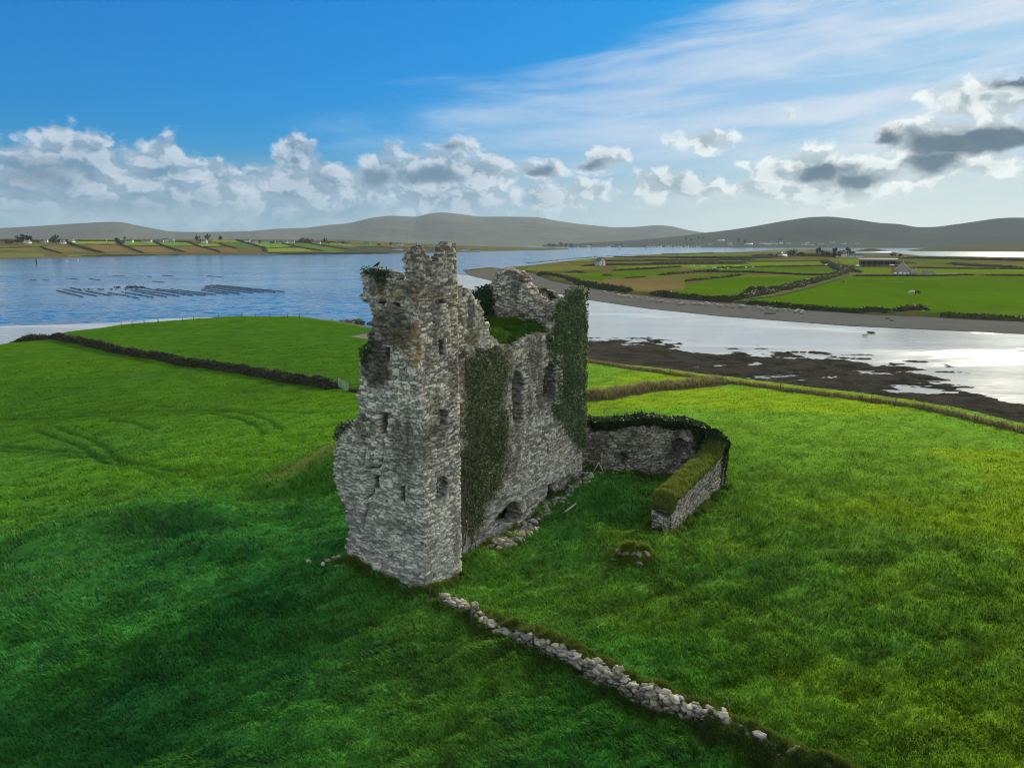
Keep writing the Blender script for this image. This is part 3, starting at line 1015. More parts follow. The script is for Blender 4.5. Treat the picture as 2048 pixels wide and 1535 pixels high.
LEFT = [(712, 1180), (702, 1135), (697, 1105), (692, 1095), (697, 1075), (697, 1050), (690, 1020), (682, 1000), (672, 975), (669, 950), (669, 900), (670, 870), (678, 855), (700, 845), (714, 840), (716, 825), (715, 800), (718, 780),
        (723, 740), (724, 700), (732, 690), (742, 660), (743, 640), (744, 625), (740, 610), (731, 604), (722, 597), (719, 590), (725, 583), (723, 560), (722, 540), (738, 535), (758, 538), (775, 542), (785, 545), (791, 550), (793, 562), (800, 565),
        (814, 563), (818, 557), (812, 549), (810, 530), (807, 520), (811, 507), (820, 499), (822, 491), (834, 489), (842, 491), (880, 492), (880, 1240), (712, 1240)]
RGT = [(800, 1240), (790, 491), (842, 491), (847, 496), (854, 506), (860, 514), (866, 521), (873, 521), (880, 516), (881, 506), (885, 500), (890, 490), (897, 487), (914, 486), (920, 487), (950, 700), (950, 1240)]
LEFT_UV = [(min(a, 9), b) for a, b in uvpoly(LEFT, C0, -D2)]
RGT_UV = uvpoly(RGT, C0, D1)
LHOLES = [uvpoly(p, C0, -D2) for p in (
    [(773, 695), (780, 695), (780, 722), (773, 722)], [(762, 826), (773, 826), (773, 870), (763, 868)], [(749, 950), (757, 950), (757, 979), (749, 976)],
    [(802, 972), (810, 972), (810, 1006), (801, 1002)], [(757, 602), (768, 602), (768, 608), (757, 608)], [(791, 606), (799, 606), (799, 613), (791, 613)], [(822, 768), (826, 768), (826, 774), (822, 774)])]
RHOLES = [uvpoly(p, C0, D1) for p in (
    [(880, 680), (888, 680), (888, 709), (881, 709)], [(875, 601), (889, 601), (889, 607), (875, 607)], [(881, 820), (889, 820), (893, 830), (892, 848), (886, 855), (880, 850), (882, 838)],
    [(880, 956), (888, 955), (892, 962), (890, 985), (886, 996), (877, 994), (878, 985), (876, 965)], [(867, 1146), (871, 1146), (871, 1154), (867, 1154)])]
CRACKS = [uvpoly(zo(p, .2737, 640, 800), C0, -D2) for p in ([(275, 150), (300, 240), (325, 300), (332, 370), (318, 430)], [(462, 290), (466, 390), (440, 490), (345, 497)],
          [(400, 655), (375, 690), (345, 720), (345, 790), (320, 850), (320, 930)])]
ORANGE = [uvpoly([p], C0, -D2)[0] + (ru, rv) for p, ru, rv in (((812, 598), .9, .55), ((825, 585), .5, .5), ((822, 645), .5, 1.2), ((824, 690), .7, .9), ((775, 590), .6, .4), ((832, 740), .25, 1.6), ((790, 672), .5, .7), ((758, 583), .5, .4))] + \
         [uvpoly([p], C0, D1)[0] + (ru, rv) for p, ru, rv in (((905, 600), .3, .6), ((905, 650), .35, .9), ((902, 680), .35, .7), ((870, 590), .5, .4))]
DARKST = [uvpoly([p], C0, -D2)[0] + (ru, rv) for p, ru, rv in (((778, 635), 1.6, .9), ((765, 560), .4, .8), ((795, 670), .8, .6), ((760, 720), 1.0, 1.2), ((800, 1055), 1.7, .6), ((740, 740), .7, .9), ((815, 575), .5, .4))]


def tower_tint(u, v, c, rid):
    # the two faces are at a right angle, so the stain fields only meet along the corner
    o = sum(blob(u, v, a, b, ru, rv) for a, b, ru, rv in ORANGE)
    o = (ss(0.52, 0.66, 0.30 * np.clip(o, 0, 1) + fbm(u * 2.2, v * 2.8, 5, 301, .65) * .62) * np.clip(o * 1.6, 0, 1) * (.25 + .75 * (hsh(rid * 7777, rid * 0, 3) > .35)) * 0.8)[..., None]
    c = c * (1 - o) + np.array([0.30, 0.175, 0.045]) * (0.7 + .6 * rid[..., None]) * o
    d = sum(blob(u, v, a, b, ru, rv) for a, b, ru, rv in DARKST)
    d = (ss(0.40, 0.62, 0.45 * np.clip(d, 0, 1) + fbm(u * 1.6, v * 1.6, 4, 303) * .5) * np.clip(d * 1.5, 0, 1) * 0.85)[..., None]
    c = c * (1 - d) + np.array([0.075, 0.065, 0.042]) * (.5 + rid[..., None]) * d
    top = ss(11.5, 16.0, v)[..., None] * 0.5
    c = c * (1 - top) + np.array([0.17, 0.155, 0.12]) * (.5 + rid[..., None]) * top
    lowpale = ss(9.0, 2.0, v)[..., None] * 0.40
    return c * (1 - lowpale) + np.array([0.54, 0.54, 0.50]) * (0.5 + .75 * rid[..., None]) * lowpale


def widen(p, k=1.45, kv=1.06):
    c = np.mean(np.array(p), 0)
    return [(c[0] + (a - c[0]) * k, c[1] + (b - c[1]) * kv) for a, b in p]


LHOLES_ = [widen(p) for p in LHOLES]; RHOLES_ = [widen(p, 1.55, 1.15) for p in RHOLES]


def tower_mask(u, v, su, sv):
    s = np.where(u < 0, inpoly(su, sv, LEFT_UV), inpoly(su, sv, RGT_UV) | (u > 2.9))
    s = np.where(u > 2.9, inpoly(2.85 + 0 * su, sv, RGT_UV) & (sv < 15.3), s)
    for h in LHOLES_:
        s &= ~(inpoly(0.9 * u + .1 * su, 0.9 * v + .1 * sv, h) & (u < 0))
    for h in RHOLES_:
        s &= ~(inpoly(0.9 * u + .1 * su, 0.9 * v + .1 * sv, h) & (u >= 0))
    return s


def jamb(poly, O, d, side, wd=.10, mat=None):
    us = [p[0] for p in poly]; vs = [p[1] for p in poly]
    u = (min(us) - wd * .3) if side < 0 else (max(us) + wd * .3)
    n_ = np.array([d[1], -d[0]]); hgt = max(vs) - min(vs)
    mb = MB(); a_ = math.atan2(d[1], d[0]); z = 0.0
    for k in range(3):
        h_ = hgt * (.42, .26, .36)[k]
        mb.box(0, 0, z + h_ / 2, wd, .34 - .03 * k, h_ - .012, a_ + .02 * (k - 1)); z += h_
    o = mb.build('window_jamb', M['jamb'], CASTLE)
    p = O + d * u - n_ * .10
    o.location = (p[0], p[1], min(vs) - .03)


for k_, sd_i in ((0, 1), (2, -1), (3, 1)):
    jamb(LHOLES_[k_], C0, -D2, sd_i)
jamb(RHOLES_[0], C0, D1, 1)
for hp in (LHOLES_[0], LHOLES_[1], LHOLES_[2]):
    us = [p[0] for p in hp]; vs = [p[1] for p in hp]
    mb = MB(); mb.box(0, 0, 0, max(us) - min(us) + .22, .34, .07, math.atan2(-D2[1], -D2[0]))
    o = mb.build('window_lintel', M['jamb'], CASTLE); p = C0 - D2 * ((max(us) + min(us)) / 2) + D1 * .10; o.location = (p[0], p[1], max(vs) + .05)
crack_recess = []
for cpts in CRACKS:
    for (a, b), (c_, d_) in zip(cpts[:-1], cpts[1:]):
        t_ = np.array([c_ - a, d_ - b]); n_ = np.array([-t_[1], t_[0]]) / max(np.linalg.norm(t_), 1e-6) * 0.06
        crack_recess.append(([(a + n_[0], b + n_[1]), (c_ + n_[0], d_ + n_[1]), (c_ - n_[0], d_ - n_[1]), (a - n_[0], b - n_[1])], 0.5))
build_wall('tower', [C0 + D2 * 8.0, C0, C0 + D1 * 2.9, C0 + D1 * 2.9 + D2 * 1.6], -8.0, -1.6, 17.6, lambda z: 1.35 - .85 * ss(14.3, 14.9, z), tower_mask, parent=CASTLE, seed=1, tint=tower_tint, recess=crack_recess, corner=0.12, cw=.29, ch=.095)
# dark backing walls of the tower shaft
def simple_mask(top):
    return lambda u, v, su, sv: sv < top(su)


build_wall('tower', [C0 + D1 * 5.6 + D2 * 5.2, C0 + D1 * 5.6 + D2 * .8], 0, -.5, 13.4, 1.0, simple_mask(lambda u: 12.6 + .6 * vn(u * .8, u * 0, 5)), parent=CASTLE, seed=2, res=.12)
build_wall('tower', [C0 + D1 * 5.6 + D2 * 5.0, C0 + D1 * 1.0 + D2 * 5.0], 0, -.5, 11.5, 1.0, simple_mask(lambda u: 10.5 + .8 * vn(u * .8, u * 0, 6)), parent=CASTLE, seed=3, res=.12)

# unseen slab added to shut sky light out of the tower shaft
uu, ww = np.meshgrid(np.linspace(.4, 5.4, 20), np.linspace(1.5, 5.2, 20), indexing='ij')
pp = C0 + D1 * uu[..., None] + D2 * ww[..., None]
mesh_np('floor', np.concatenate([pp, (12.2 + .3 * fbm(uu, ww, 3, 12))[..., None]], -1).reshape(-1, 3), grid_faces(20, 20), M['stone'], CASTLE, np.tile(GREY * .4, (400, 1)))

# --- long side wall of the hall, set back from the tower
CS = C0 + D2 * 0.8
SIDE = [(900, 1240), (900, 560), (914, 556), (921, 561), (926, 570), (928, 590), (931, 592), (933, 578), (938, 577), (943, 583), (945, 594), (955, 597), (958, 603), (959, 615), (967, 622), (969, 635), (971, 660), (984, 671), (996, 684),
        (1010, 690), (1022, 690), (1036, 684), (1050, 677), (1075, 669), (1100, 661), (1107, 646), (1109, 612), (1114, 602), (1125, 599), (1134, 606), (1136, 640), (1137, 600), (1141, 581), (1154, 574), (1164, 577), (1170, 592), (1185, 1000), (1185, 1240)]
SIDE_UV = uvpoly(SIDE, CS, D1)
sz6 = lambda p: uvpoly(zo(p, .24766, 900, 680), CS, D1)
SHOLES = [sz6(p) for p in ([(540, 236), (505, 318), (503, 640), (530, 690), (548, 735), (572, 690), (592, 650), (600, 330), (575, 262)],
                           [(815, 165), (768, 235), (752, 370), (757, 505), (830, 490), (846, 420), (862, 300), (842, 200)],
                           [(80, 505), (105, 515), (100, 790), (82, 800)], [(784, 845), (797, 845), (795, 965), (785, 965)], [(446, 965), (462, 960), (468, 1085), (450, 1080)],
                           [(530, 1300), (500, 1305), (445, 1350), (400, 1405), (350, 1465), (400, 1480), (555, 1470), (590, 1410), (560, 1310)],
                           [(820, 1140), (850, 1150), (858, 1200), (885, 1245), (868, 1310), (800, 1290), (822, 1220)], [(982, 372), (1003, 362), (1000, 435), (980, 432)],
                           [(540, 200), (552, 200), (552, 245), (540, 245)])] + [uvpoly([(937, 600), (949, 600), (949, 633), (936, 633)], CS, D1)]


def side_tint(u, v, c, rid):
    low = ss(4.2, 1.5, v)[..., None] * .35
    c = c * (1 - low) + np.array([0.54, 0.54, 0.51]) * (.4 + .85 * rid[..., None]) * low
    mm = uvpoly([(930, 640), (945, 672), (925, 600)], CS, D1)
    moss = sum(blob(u, v, a, b, .7, 1.0) for a, b in mm)
    moss = (np.clip(moss, 0, 1) * ss(.4, .6, fbm(u * 2, v * 2, 4, 333)))[..., None] * .7
    c = c * (1 - moss) + np.array([0.085, 0.085, 0.028]) * moss
    return c * 0.93


def side_mask(u, v, su, sv):
    s = np.where(u < 17.3, inpoly(su, sv, SIDE_UV), sv < 11.3 + .6 * vn(su, sv * 0, 3))
    for h in SHOLES:
        s &= ~inpoly(0.9 * u + .1 * su, 0.9 * v + .1 * sv, h)
    # the missing masonry along the foot: stones fallen out of the face
    return s


foot = [(sz6([(600, 1260), (700, 1200), (800, 1160), (960, 1090), (1010, 1120), (1040, 1180), (900, 1290), (740, 1360), (640, 1420)]), 0.30)]
build_wall('hall_wall', [CS + D1 * 2.0, CS + D1 * 17.35, CS + D1 * 17.35 + D2 * 6.2], 2.0, -1.0, 14.9, lambda z: 1.25 - .8 * ss(12.0, 12.5, z), side_mask, parent=CASTLE, seed=4, tint=side_tint, recess=foot, corner=0.12, cw=.26, ch=.098)
# rear wall and cross wall close the hall; they show as dark masonry through the tall windows
build_wall('hall_wall', [CS + D1 * 17.0 + D2 * 5.6, CS + D1 * 5.0 + D2 * 5.6], 0, .2, 12.5, 1.0, simple_mask(lambda u: 10.8 + 1.2 * vn(u * .5, u * 0, 8)), parent=CASTLE, seed=5, res=.12)

# --- inner gable, seen above the turf
GO = CS + D1 * 13.3
gz = lambda p: uvpoly(zo(p, .1416, 900, 520), GO, -D2)
GABLE = gz([(300, 2200), (300, 500), (330, 470), (400, 395), (530, 345), (600, 285), (655, 252), (640, 190), (690, 140), (830, 122), (950, 165), (1002, 212), (1052, 272), (1012, 310), (1100, 380), (1165, 470), (1230, 535), (1350, 640), (1430, 740), (1470, 850), (1520, 2200)])
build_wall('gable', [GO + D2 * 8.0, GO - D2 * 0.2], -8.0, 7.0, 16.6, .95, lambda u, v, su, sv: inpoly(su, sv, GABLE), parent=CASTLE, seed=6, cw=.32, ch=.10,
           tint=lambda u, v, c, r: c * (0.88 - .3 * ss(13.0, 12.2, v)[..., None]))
# --- broken stub of vault beyond it with pale plaster on the inside
FO = CS + D1 * 15.6
fz = lambda p: uvpoly(zo(p, .1416, 900, 520), FO, -D2)
FRAG = fz([(1195, 2000), (1195, 520), (1240, 480), (1262, 420), (1290, 398), (1340, 394), (1400, 420), (1450, 460), (1505, 530), (1515, 580), (1500, 2000)])
PLAS = fz([(1290, 520), (1330, 440), (1380, 470), (1420, 580), (1440, 640), (1440, 720), (1350, 610)])


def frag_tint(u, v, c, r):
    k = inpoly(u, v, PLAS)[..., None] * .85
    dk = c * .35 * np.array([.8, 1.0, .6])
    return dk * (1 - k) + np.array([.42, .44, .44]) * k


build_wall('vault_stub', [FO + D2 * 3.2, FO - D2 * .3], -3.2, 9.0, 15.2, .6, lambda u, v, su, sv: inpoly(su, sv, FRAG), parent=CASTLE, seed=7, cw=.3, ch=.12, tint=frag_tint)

# corbel stones in a row along the wall head
for i, (a, b, wd) in enumerate(((926, 703, .55), (958, 697, .6), (990, 692, .6), (1096, 672, .45), (1128, 664, .5))):
    u, v = plane_uv(a, b, CS, D1)
    p = CS + D1 * u - D2 * 0.12
    mb = MB()
    ang = math.atan2(D1[1], D1[0])
    mb.box(0, 0, 0, wd * .9, .42, .06, ang + .1 * (hsh(i, 1) - .5)); mb.box(.04, 0, .07, wd * .55, .36, .06, ang - .2)
    mb.box(-.06, .03, -.07, wd * .4, .34, .07, ang)
    o = mb.build('corbel', M['corbel'], CASTLE)
    o.location = (p[0], p[1], v - .05)


# ------------------------------------------------------------------ grass blades and leaves as real little faces
def blades(P, length, width, lean_dir, lean, col):
    """one bent triangle pair per blade"""
    n = len(P)
    th = rng.uniform(0, 2 * math.pi, n)
    sx = np.cos(th) * width; sy = np.sin(th) * width
    ld = lean_dir + rng.normal(0, .55, n)
    ox = np.cos(ld) * lean * length; oy = np.sin(ld) * lean * length
    up = length * np.sqrt(np.clip(1 - lean ** 2, .05, 1))
    A = P + np.stack([-sx, -sy, 0 * sx - .02], -1)
    B = P + np.stack([sx, sy, 0 * sx - .02], -1)
    Mi = P + np.stack([ox * .35, oy * .35, up * .62], -1)
    C1 = Mi + np.stack([-sx * .7, -sy * .7, 0 * sx], -1); C2 = Mi + np.stack([sx * .7, sy * .7, 0 * sx], -1)
    T = P + np.stack([ox, oy, up * .95], -1)
    V = np.stack([A, B, C2, C1, T], 1).reshape(-1, 3)
    k = np.arange(n)[:, None] * 5
    Q = k + np.array([[0, 1, 2, 3]]); Tq = k + np.array([[3, 2, 4]])
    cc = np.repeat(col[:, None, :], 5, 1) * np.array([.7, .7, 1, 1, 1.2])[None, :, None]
    return V, [Q, Tq], cc.reshape(-1, 3)


def leaves(P, Nrm, size, col, droop=0.3):
    """small four sided leaves facing roughly along Nrm"""
    n = len(P)
    Nn = Nrm + rng.normal(0, .55, (n, 3)); Nn[:, 2] += droop * 0.5
    Nn /= np.linalg.norm(Nn, axis=1)[:, None]
    a = np.cross(Nn, rng.normal(0, 1, (n, 3))); a /= np.linalg.norm(a, axis=1)[:, None]
    b = np.cross(Nn, a)
    s = (size * rng.uniform(.6, 1.35, n))[:, None]
    V = np.stack([P - a * s, P - b * s * .7 + Nn * s * .15, P + a * s, P + b * s * .7 + Nn * s * .15], 1).reshape(-1, 3)
    Q = np.arange(n)[:, None] * 4 + np.array([[0, 1, 2, 3]])
    return V, [Q], np.repeat(col[:, None, :], 4, 1).reshape(-1, 3)


def leafcol(n, dark, light, p=2.0):
    t = rng.random((n, 1)) ** p
    return np.asarray(dark) * (1 - t) + np.asarray(light) * t


def ivy(poly_uv, O, d, parent, dens=260, thick=0.35, size=.075, dark=(.012, .030, .010), light=(.10, .155, .05), seed=0, wout=0.05, name='ivy', trunk=0):
    us = [p[0] for p in poly_uv]; vs = [p[1] for p in poly_uv]
    n = int((max(us) - min(us)) * (max(vs) - min(vs)) * dens)
    u = rng.uniform(min(us), max(us), n); v = rng.uniform(min(vs), max(vs), n)
    ka = min(1.0, .16 * (max(us) - min(us)) + .05)
    du = 1.2 * ka * (fbm(u * 1.1, v * 1.1, 4, seed + 400, .65) - .5) + .18 * ka * rng.normal(size=n); dv = 1.4 * ka * (fbm(u * 1.1, v * .8, 4, seed + 410, .65) - .5) + .25 * ka * rng.normal(size=n)
    k = inpoly(u + du, v + dv, poly_uv) & (rng.random(n) < .35 + 1.3 * fbm(u * 1.6, v * 1.1, 3, seed + 415))
    u, v = u[k], v[k]; n = len(u)
    lump = fbm(u * 1.1, v * .8, 4, seed + 420)
    w = wout + thick * lump * rng.uniform(.45, 1.0, n)
    nr = np.array([d[1], -d[0]])
    P = np.stack([O[0] + d[0] * u + nr[0] * w, O[1] + d[1] * u + nr[1] * w, v], -1)
    c = leafcol(n, dark, light, 2.2) * (0.55 + .9 * fbm(u * .7, v * .5, 3, seed + 430))[:, None]
    V, Fs, cc = leaves(P, np.tile([nr[0], nr[1], .25], (n, 1)), size, c)
    return mesh_np(name, V, Fs, M['leaf'], parent, cc)


I1 = sz6([(135, 112), (205, 75), (310, 62), (400, 62), (430, 120), (452, 210), (440, 330), (445, 640), (465, 720), (445, 880), (410, 960), (400, 1180), (320, 1285), (260, 1370), (230, 1480), (190, 1560), (120, 1560), (105, 1400), (70, 1260), (66, 1085), (118, 830), (122, 620)])
ivy(I1, CS, D1, CASTLE, 420, .34, .055, (.028, .038, .014), (.23, .27, .11), seed=1)
I2 = sz6([(770, -20), (800, 60), (822, 130), (852, 200), (868, 330), (862, 430), (835, 560), (930, 720), (985, 800), (1058, 890), (1088, 870), (1092, 300), (1092, -120), (900, -120)])
ivy(I2, CS, D1, CASTLE, 560, .28, .052, (.020, .040, .014), (.19, .29, .12), seed=2)
I3 = uvpoly([(1092, 690), (1105, 660), (1108, 612), (1114, 600), (1126, 596), (1136, 604), (1136, 590), (1141, 579), (1154, 571), (1165, 575), (1171, 592), (1171, 700)], CS, D1)
ivy(I3, CS, D1, CASTLE, 600, .30, .052, (.020, .040, .014), (.18, .28, .11), seed=3)
# over the far end wall and the top of the far pier
EO = CS + D1 * 17.35
ivy([(-.1, 3.0), (-.1, 14.2), (.25, 13.8), (.5, 11.4), (2.8, 10.5), (2.8, 4.0)], EO, D2, CASTLE, 200, .4, .08, (.010, .024, .008), (.07, .125, .04), seed=4)
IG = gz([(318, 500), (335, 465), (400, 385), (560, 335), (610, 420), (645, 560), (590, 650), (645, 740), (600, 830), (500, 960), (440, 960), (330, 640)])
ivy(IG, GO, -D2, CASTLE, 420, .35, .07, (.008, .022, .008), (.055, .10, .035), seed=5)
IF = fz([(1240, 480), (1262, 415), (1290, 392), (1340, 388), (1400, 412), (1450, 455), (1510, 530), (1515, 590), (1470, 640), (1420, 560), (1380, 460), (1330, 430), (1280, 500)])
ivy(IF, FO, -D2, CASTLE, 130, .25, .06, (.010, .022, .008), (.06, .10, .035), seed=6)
# dead stems hanging on the wall beside the tower
mb = MB()
for i in range(26):
    u = 3.05 + rng.uniform(0, 1.6); z1 = rng.uniform(2.5, 6); z0 = z1 - rng.uniform(1.5, 3.5)
    pts = []
    for q in np.linspace(0, 1, 7):
        p = CS + D1 * (u + .25 * math.sin(i + 4 * q) + .1 * rng.normal()) - D2 * (0.14 + .08 * rng.random())
        pts.append((p[0], p[1], z1 + (z0 - z1) * q))
    mb.tube(pts, np.linspace(.015, .035, 7), 5)
mb.build('ivy_stem', M['wood'], CASTLE)
# small dark tufts growing on the ragged left edge
for pl in ([(720, 700), (735, 688), (746, 660), (752, 680), (740, 700), (728, 740)], [(667, 880), (669, 860), (680, 848), (700, 842), (716, 838), (712, 848), (690, 858), (676, 875)], [(724, 545), (724, 533), (745, 532), (775, 540), (790, 548), (780, 555), (760, 575), (752, 545)]):
    ivy(uvpoly(pl, C0, -D2), C0, -D2, CASTLE, 420, .10, .05, (.014, .026, .008), (.06, .09, .03), seed=7, name='moss_tuft')['kind'] = 'stuff'


def turf(name, parent, fn, n, length, dark, light, wid=.012, lean=(.3, .8), ldir=math.pi * 1.15):
    P, keep = fn(n)
    P = P[keep]; m = len(P)
    c = leafcol(m, dark, light, 1.3)
    V, Fs, cc = blades(P, length * rng.uniform(.5, 1.3, m), np.full(m, wid), np.full(m, ldir), rng.uniform(*lean, m), c)
    return mesh_np(name, V, Fs, M['grass'], parent, cc)


# turf on top of the hall's vault
def vault_z(u, w):
    return 11.35 + 0.55 * ss(0, 1.2, w) + 0.25 * (fbm(u * .8, w * .8, 3, 500) - .5) + .25 * ss(11, 13, u)


uu, ww = np.meshgrid(np.linspace(3.2, 13.2, 90), np.linspace(.15, 5.6, 50), indexing='ij')
zt = vault_z(uu, ww)
pp = CS[None, None] + D1 * uu[..., None] + D2 * ww[..., None]
tc_ = (np.array([.018, .050, .010]) * (1 + 0 * uu[..., None])).reshape(-1, 3)
mesh_np('turf_cap', np.concatenate([pp, zt[..., None]], -1).reshape(-1, 3), grid_faces(90, 50), M['field'], CASTLE, tc_, smooth=True)


def vt(n):
    u = rng.uniform(5.2, 13.2, n); w = rng.uniform(.2, 4.5, n)
    p = CS + D1 * u[:, None] + D2 * w[:, None]
    return np.concatenate([p, vault_z(u, w)[:, None]], 1), fbm(u * 1.5, w * 1.5, 2, 501) > .35


turf('turf_grass', CASTLE, vt, 16000, .34, (.035, .085, .010), (.10, .19, .03))

# ------------------------------------------------------------------ courtyard wall
YARD = thing('courtyard_wall', 'low curved rubble courtyard wall with ivy along its top, joined to the castle\'s far end', 'courtyard wall')
Y0, Y1, Y2 = np.array([4.6, 49.2]), np.array([14.4, 49.5]), np.array([8.25, 40.0])
LY1 = np.linalg.norm(Y1 - Y0); LY2 = np.linalg.norm(Y2 - Y1)


def yard_top(u):
    t = np.interp(u, [0, 2, 5, 8, LY1, LY1 + 1.2, LY1 + 2.2, LY1 + 4, LY1 + LY2 - .6, LY1 + LY2], [4.5, 4.3, 4.5, 4.3, 3.6, 3.0, 2.6, 2.45, 2.1, 1.95])
    return t + (.55 - .4 * ss(LY1 + 1, LY1 + 2.5, u)) * (fbm(u * 1.5, u * 0, 4, 600, .65) - .5) - .75 * ss(LY1 + LY2 - 1.1, LY1 + LY2 + .9, u) - .3 * (vn(u * 4, u * 0, 605) - .4) * ss(LY1 + LY2 - 1.5, LY1 + LY2, u)


def yard_mask(u, v, su, sv):
    s = sv < yard_top(su)
    s &= ~((u > LY1 + 1.0) & (u < LY1 + 1.55) & (v < 1.9))       # narrow gap by the corner pier
    s &= ~((np.abs(u - LY1 - 4.2) < .14) & (v > .9) & (v < 1.75))
    return s


yo = lambda p: uvpoly(p, Y0, (Y1 - Y0) / LY1)
ynic = [(yo([(1343, 884), (1352, 878), (1366, 878), (1376, 886), (1375, 897), (1366, 904), (1360, 911), (1352, 907), (1344, 895)]), .95), (yo([(1242, 906), (1256, 906), (1256, 934), (1243, 928)]), .98), (yo([(1234, 908), (1248, 908), (1248, 914), (1236, 914)]), .25)]


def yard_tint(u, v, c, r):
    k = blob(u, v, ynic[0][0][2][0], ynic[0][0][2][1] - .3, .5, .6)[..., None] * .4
    return (c * .72) * (1 - k) + np.array([.09, .06, .04]) * k  # deep courtyard shade put into the stone colour as even darkening


YNe = (Y2 - Y1) / LY2; YNe = np.array([YNe[1], -YNe[0]])
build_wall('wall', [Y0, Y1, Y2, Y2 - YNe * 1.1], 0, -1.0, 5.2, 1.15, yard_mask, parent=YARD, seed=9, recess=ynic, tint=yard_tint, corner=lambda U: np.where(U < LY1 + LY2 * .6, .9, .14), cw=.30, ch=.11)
YD1 = (Y1 - Y0) / LY1; YD2 = (Y2 - Y1) / LY2
YN1 = np.array([YD1[1], -YD1[0]]); YN2 = np.array([YD2[1], -YD2[0]])


def yard_leaf(n, u0, u1, drop, inout):
    u = rng.uniform(u0, u1, n)
    q = rng.random(n)
    def at(u, w):
        P = np.where((u < LY1)[:, None], Y0 + YD1 * u[:, None] + YN1 * w[:, None], Y1 + YD2 * (u - LY1)[:, None] + YN2 * w[:, None])
        # rounded corner like the wall's
        return P
    th = q * math.pi
    w = -.57 + (.80 + .25 * fbm(u * .8, u * 0 + 3, 3, 610)) * np.cos(th)
    lump = fbm(u * .9, q * 2, 3, 611)
    z = yard_top(u) + .45 * np.sin(th) * (.3 + lump) - .05
    # fringe hanging down the sides
    hang = rng.random(n) < .5
    dr = drop(u) * fbm(u * 1.6, u * 0 + 8, 3, 612) * rng.random(n)
    z = np.where(hang, z - dr, z)
    w = np.where(hang, np.where(rng.random(n) < inout, .10 + .2 * lump, -1.25 - .2 * lump), w)
    a = at(u - .8, w); b = at(u + .8, w); c_ = at(u, w)
    k = ss(1.2, 0, np.abs(u - LY1))[:, None]
    P = c_ * (1 - .55 * k) + (a + b) / 2 * .55 * k
    return np.concatenate([P, z[:, None]], 1), u


P, u_ = yard_leaf(15000, 0, LY1 + 1.6, lambda u: .7 + 1.3 * ss(LY1 - 2.5, LY1, u), .75)
V, Fs, cc = leaves(P, np.tile([0, -.3, .8], (len(P), 1)), .085, leafcol(len(P), (.010, .022, .008), (.075, .115, .035), 2.4))
mesh_np('ivy', V, Fs, M['leaf'], YARD, cc)
# ivy mass on the outer corner
P, u_ = yard_leaf(9000, LY1 - 1.5, LY1 + 1.3, lambda u: 4.2 + 0 * u, .1)
V, Fs, cc = leaves(P, np.tile([.6, -.3, .4], (len(P), 1)), .085, leafcol(len(P), (.010, .024, .008), (.08, .13, .04), 2.2))
mesh_np('ivy', V, Fs, M['leaf'], YARD, cc)


def yt(n):
    u = rng.uniform(LY1 + 1.0, LY1 + LY2, n); w = rng.uniform(-1.32, .16, n)
    p = Y1 + YD2 * (u - LY1)[:, None] + YN2 * w[:, None]
    z = yard_top(u) + .14 * np.cos((w + .6) * 2.0) - .05 + .22 * (fbm(u * 2.2 + 3, w * 2.2, 3, 623) - .5)
    return np.concatenate([p, z[:, None]], 1), fbm(u * 2, w * 2, 2, 620) > .25


uu, ww = np.meshgrid(np.linspace(LY1 + .9, LY1 + LY2 + .05, 90), np.linspace(-1.32, .12, 16), indexing='ij')
pp = Y1 + YD2 * (uu - LY1)[..., None] + YN2 * ww[..., None]
zt = yard_top(uu) + .14 * np.cos((ww + .6) * 2.0) - .05 + .22 * (fbm(uu * 2.2 + 3, ww * 2.2, 3, 623) - .5) + .15 * (fbm(uu * 2, ww * 2, 3, 621) - .5)
t_ = fbm(uu * 1.1, ww * 1.1, 3, 622)[..., None]
mesh_np('turf_cap', np.concatenate([pp, zt[..., None]], -1).reshape(-1, 3), grid_faces(90, 16), M['field'], YARD, (np.array([.035, .085, .012]) * (1 - t_) + np.array([.11, .11, .03]) * t_).reshape(-1, 3), smooth=True)
turf('turf_grass', YARD, yt, 22000, .36, (.065, .120, .014), (.32, .33, .10), wid=.014, lean=(.1, .95))


# ------------------------------------------------------------------ loose stone, boulders
def rock_mesh(n, seed, flat=.6):
    """one chipped stone: a box of 3x3x3 lattice points pulled round and jittered"""
    r = np.random.default_rng(seed)
    g_ = np.linspace(-1, 1, 4)
    P = []; idx = {}; Q = []
    def vid(i, j, k):
        if (i, j, k) not in idx:
            p = np.array([g_[i], g_[j], g_[k]])
            p = p / np.linalg.norm(p) ** .5
            idx[(i, j, k)] = len(P); P.append(p * (1 + .16 * r.normal(size=3)))
        return idx[(i, j, k)]
    for f in range(3):
        for s in (0, 3):
            for a in range(3):
                for b in range(3):
                    def mk(x, y):
                        q = [0, 0, 0]; q[f] = s; q[(f + 1) % 3] = x; q[(f + 2) % 3] = y
                        return vid(*q)
                    q = [mk(a, b), mk(a + 1, b), mk(a + 1, b + 1), mk(a, b + 1)]
                    Q.append(q if s else q[::-1])
    return np.array(P) * np.array([1, .8, flat]), np.array(Q)


ROCKS = [rock_mesh(0, 900 + i, .38 + .08 * (i % 4)) for i in range(10)]


def rotm(a, b, c):
    ca, sa, cb, sb, cc, sc = math.cos(a), math.sin(a), math.cos(b), math.sin(b), math.cos(c), math.sin(c)
    return np.array([[ca * cb, ca * sb * sc - sa * cc, ca * sb * cc + sa * sc], [sa * cb, sa * sb * sc + ca * cc, sa * sb * cc - ca * sc], [-sb, cb * sc, cb * cc]])


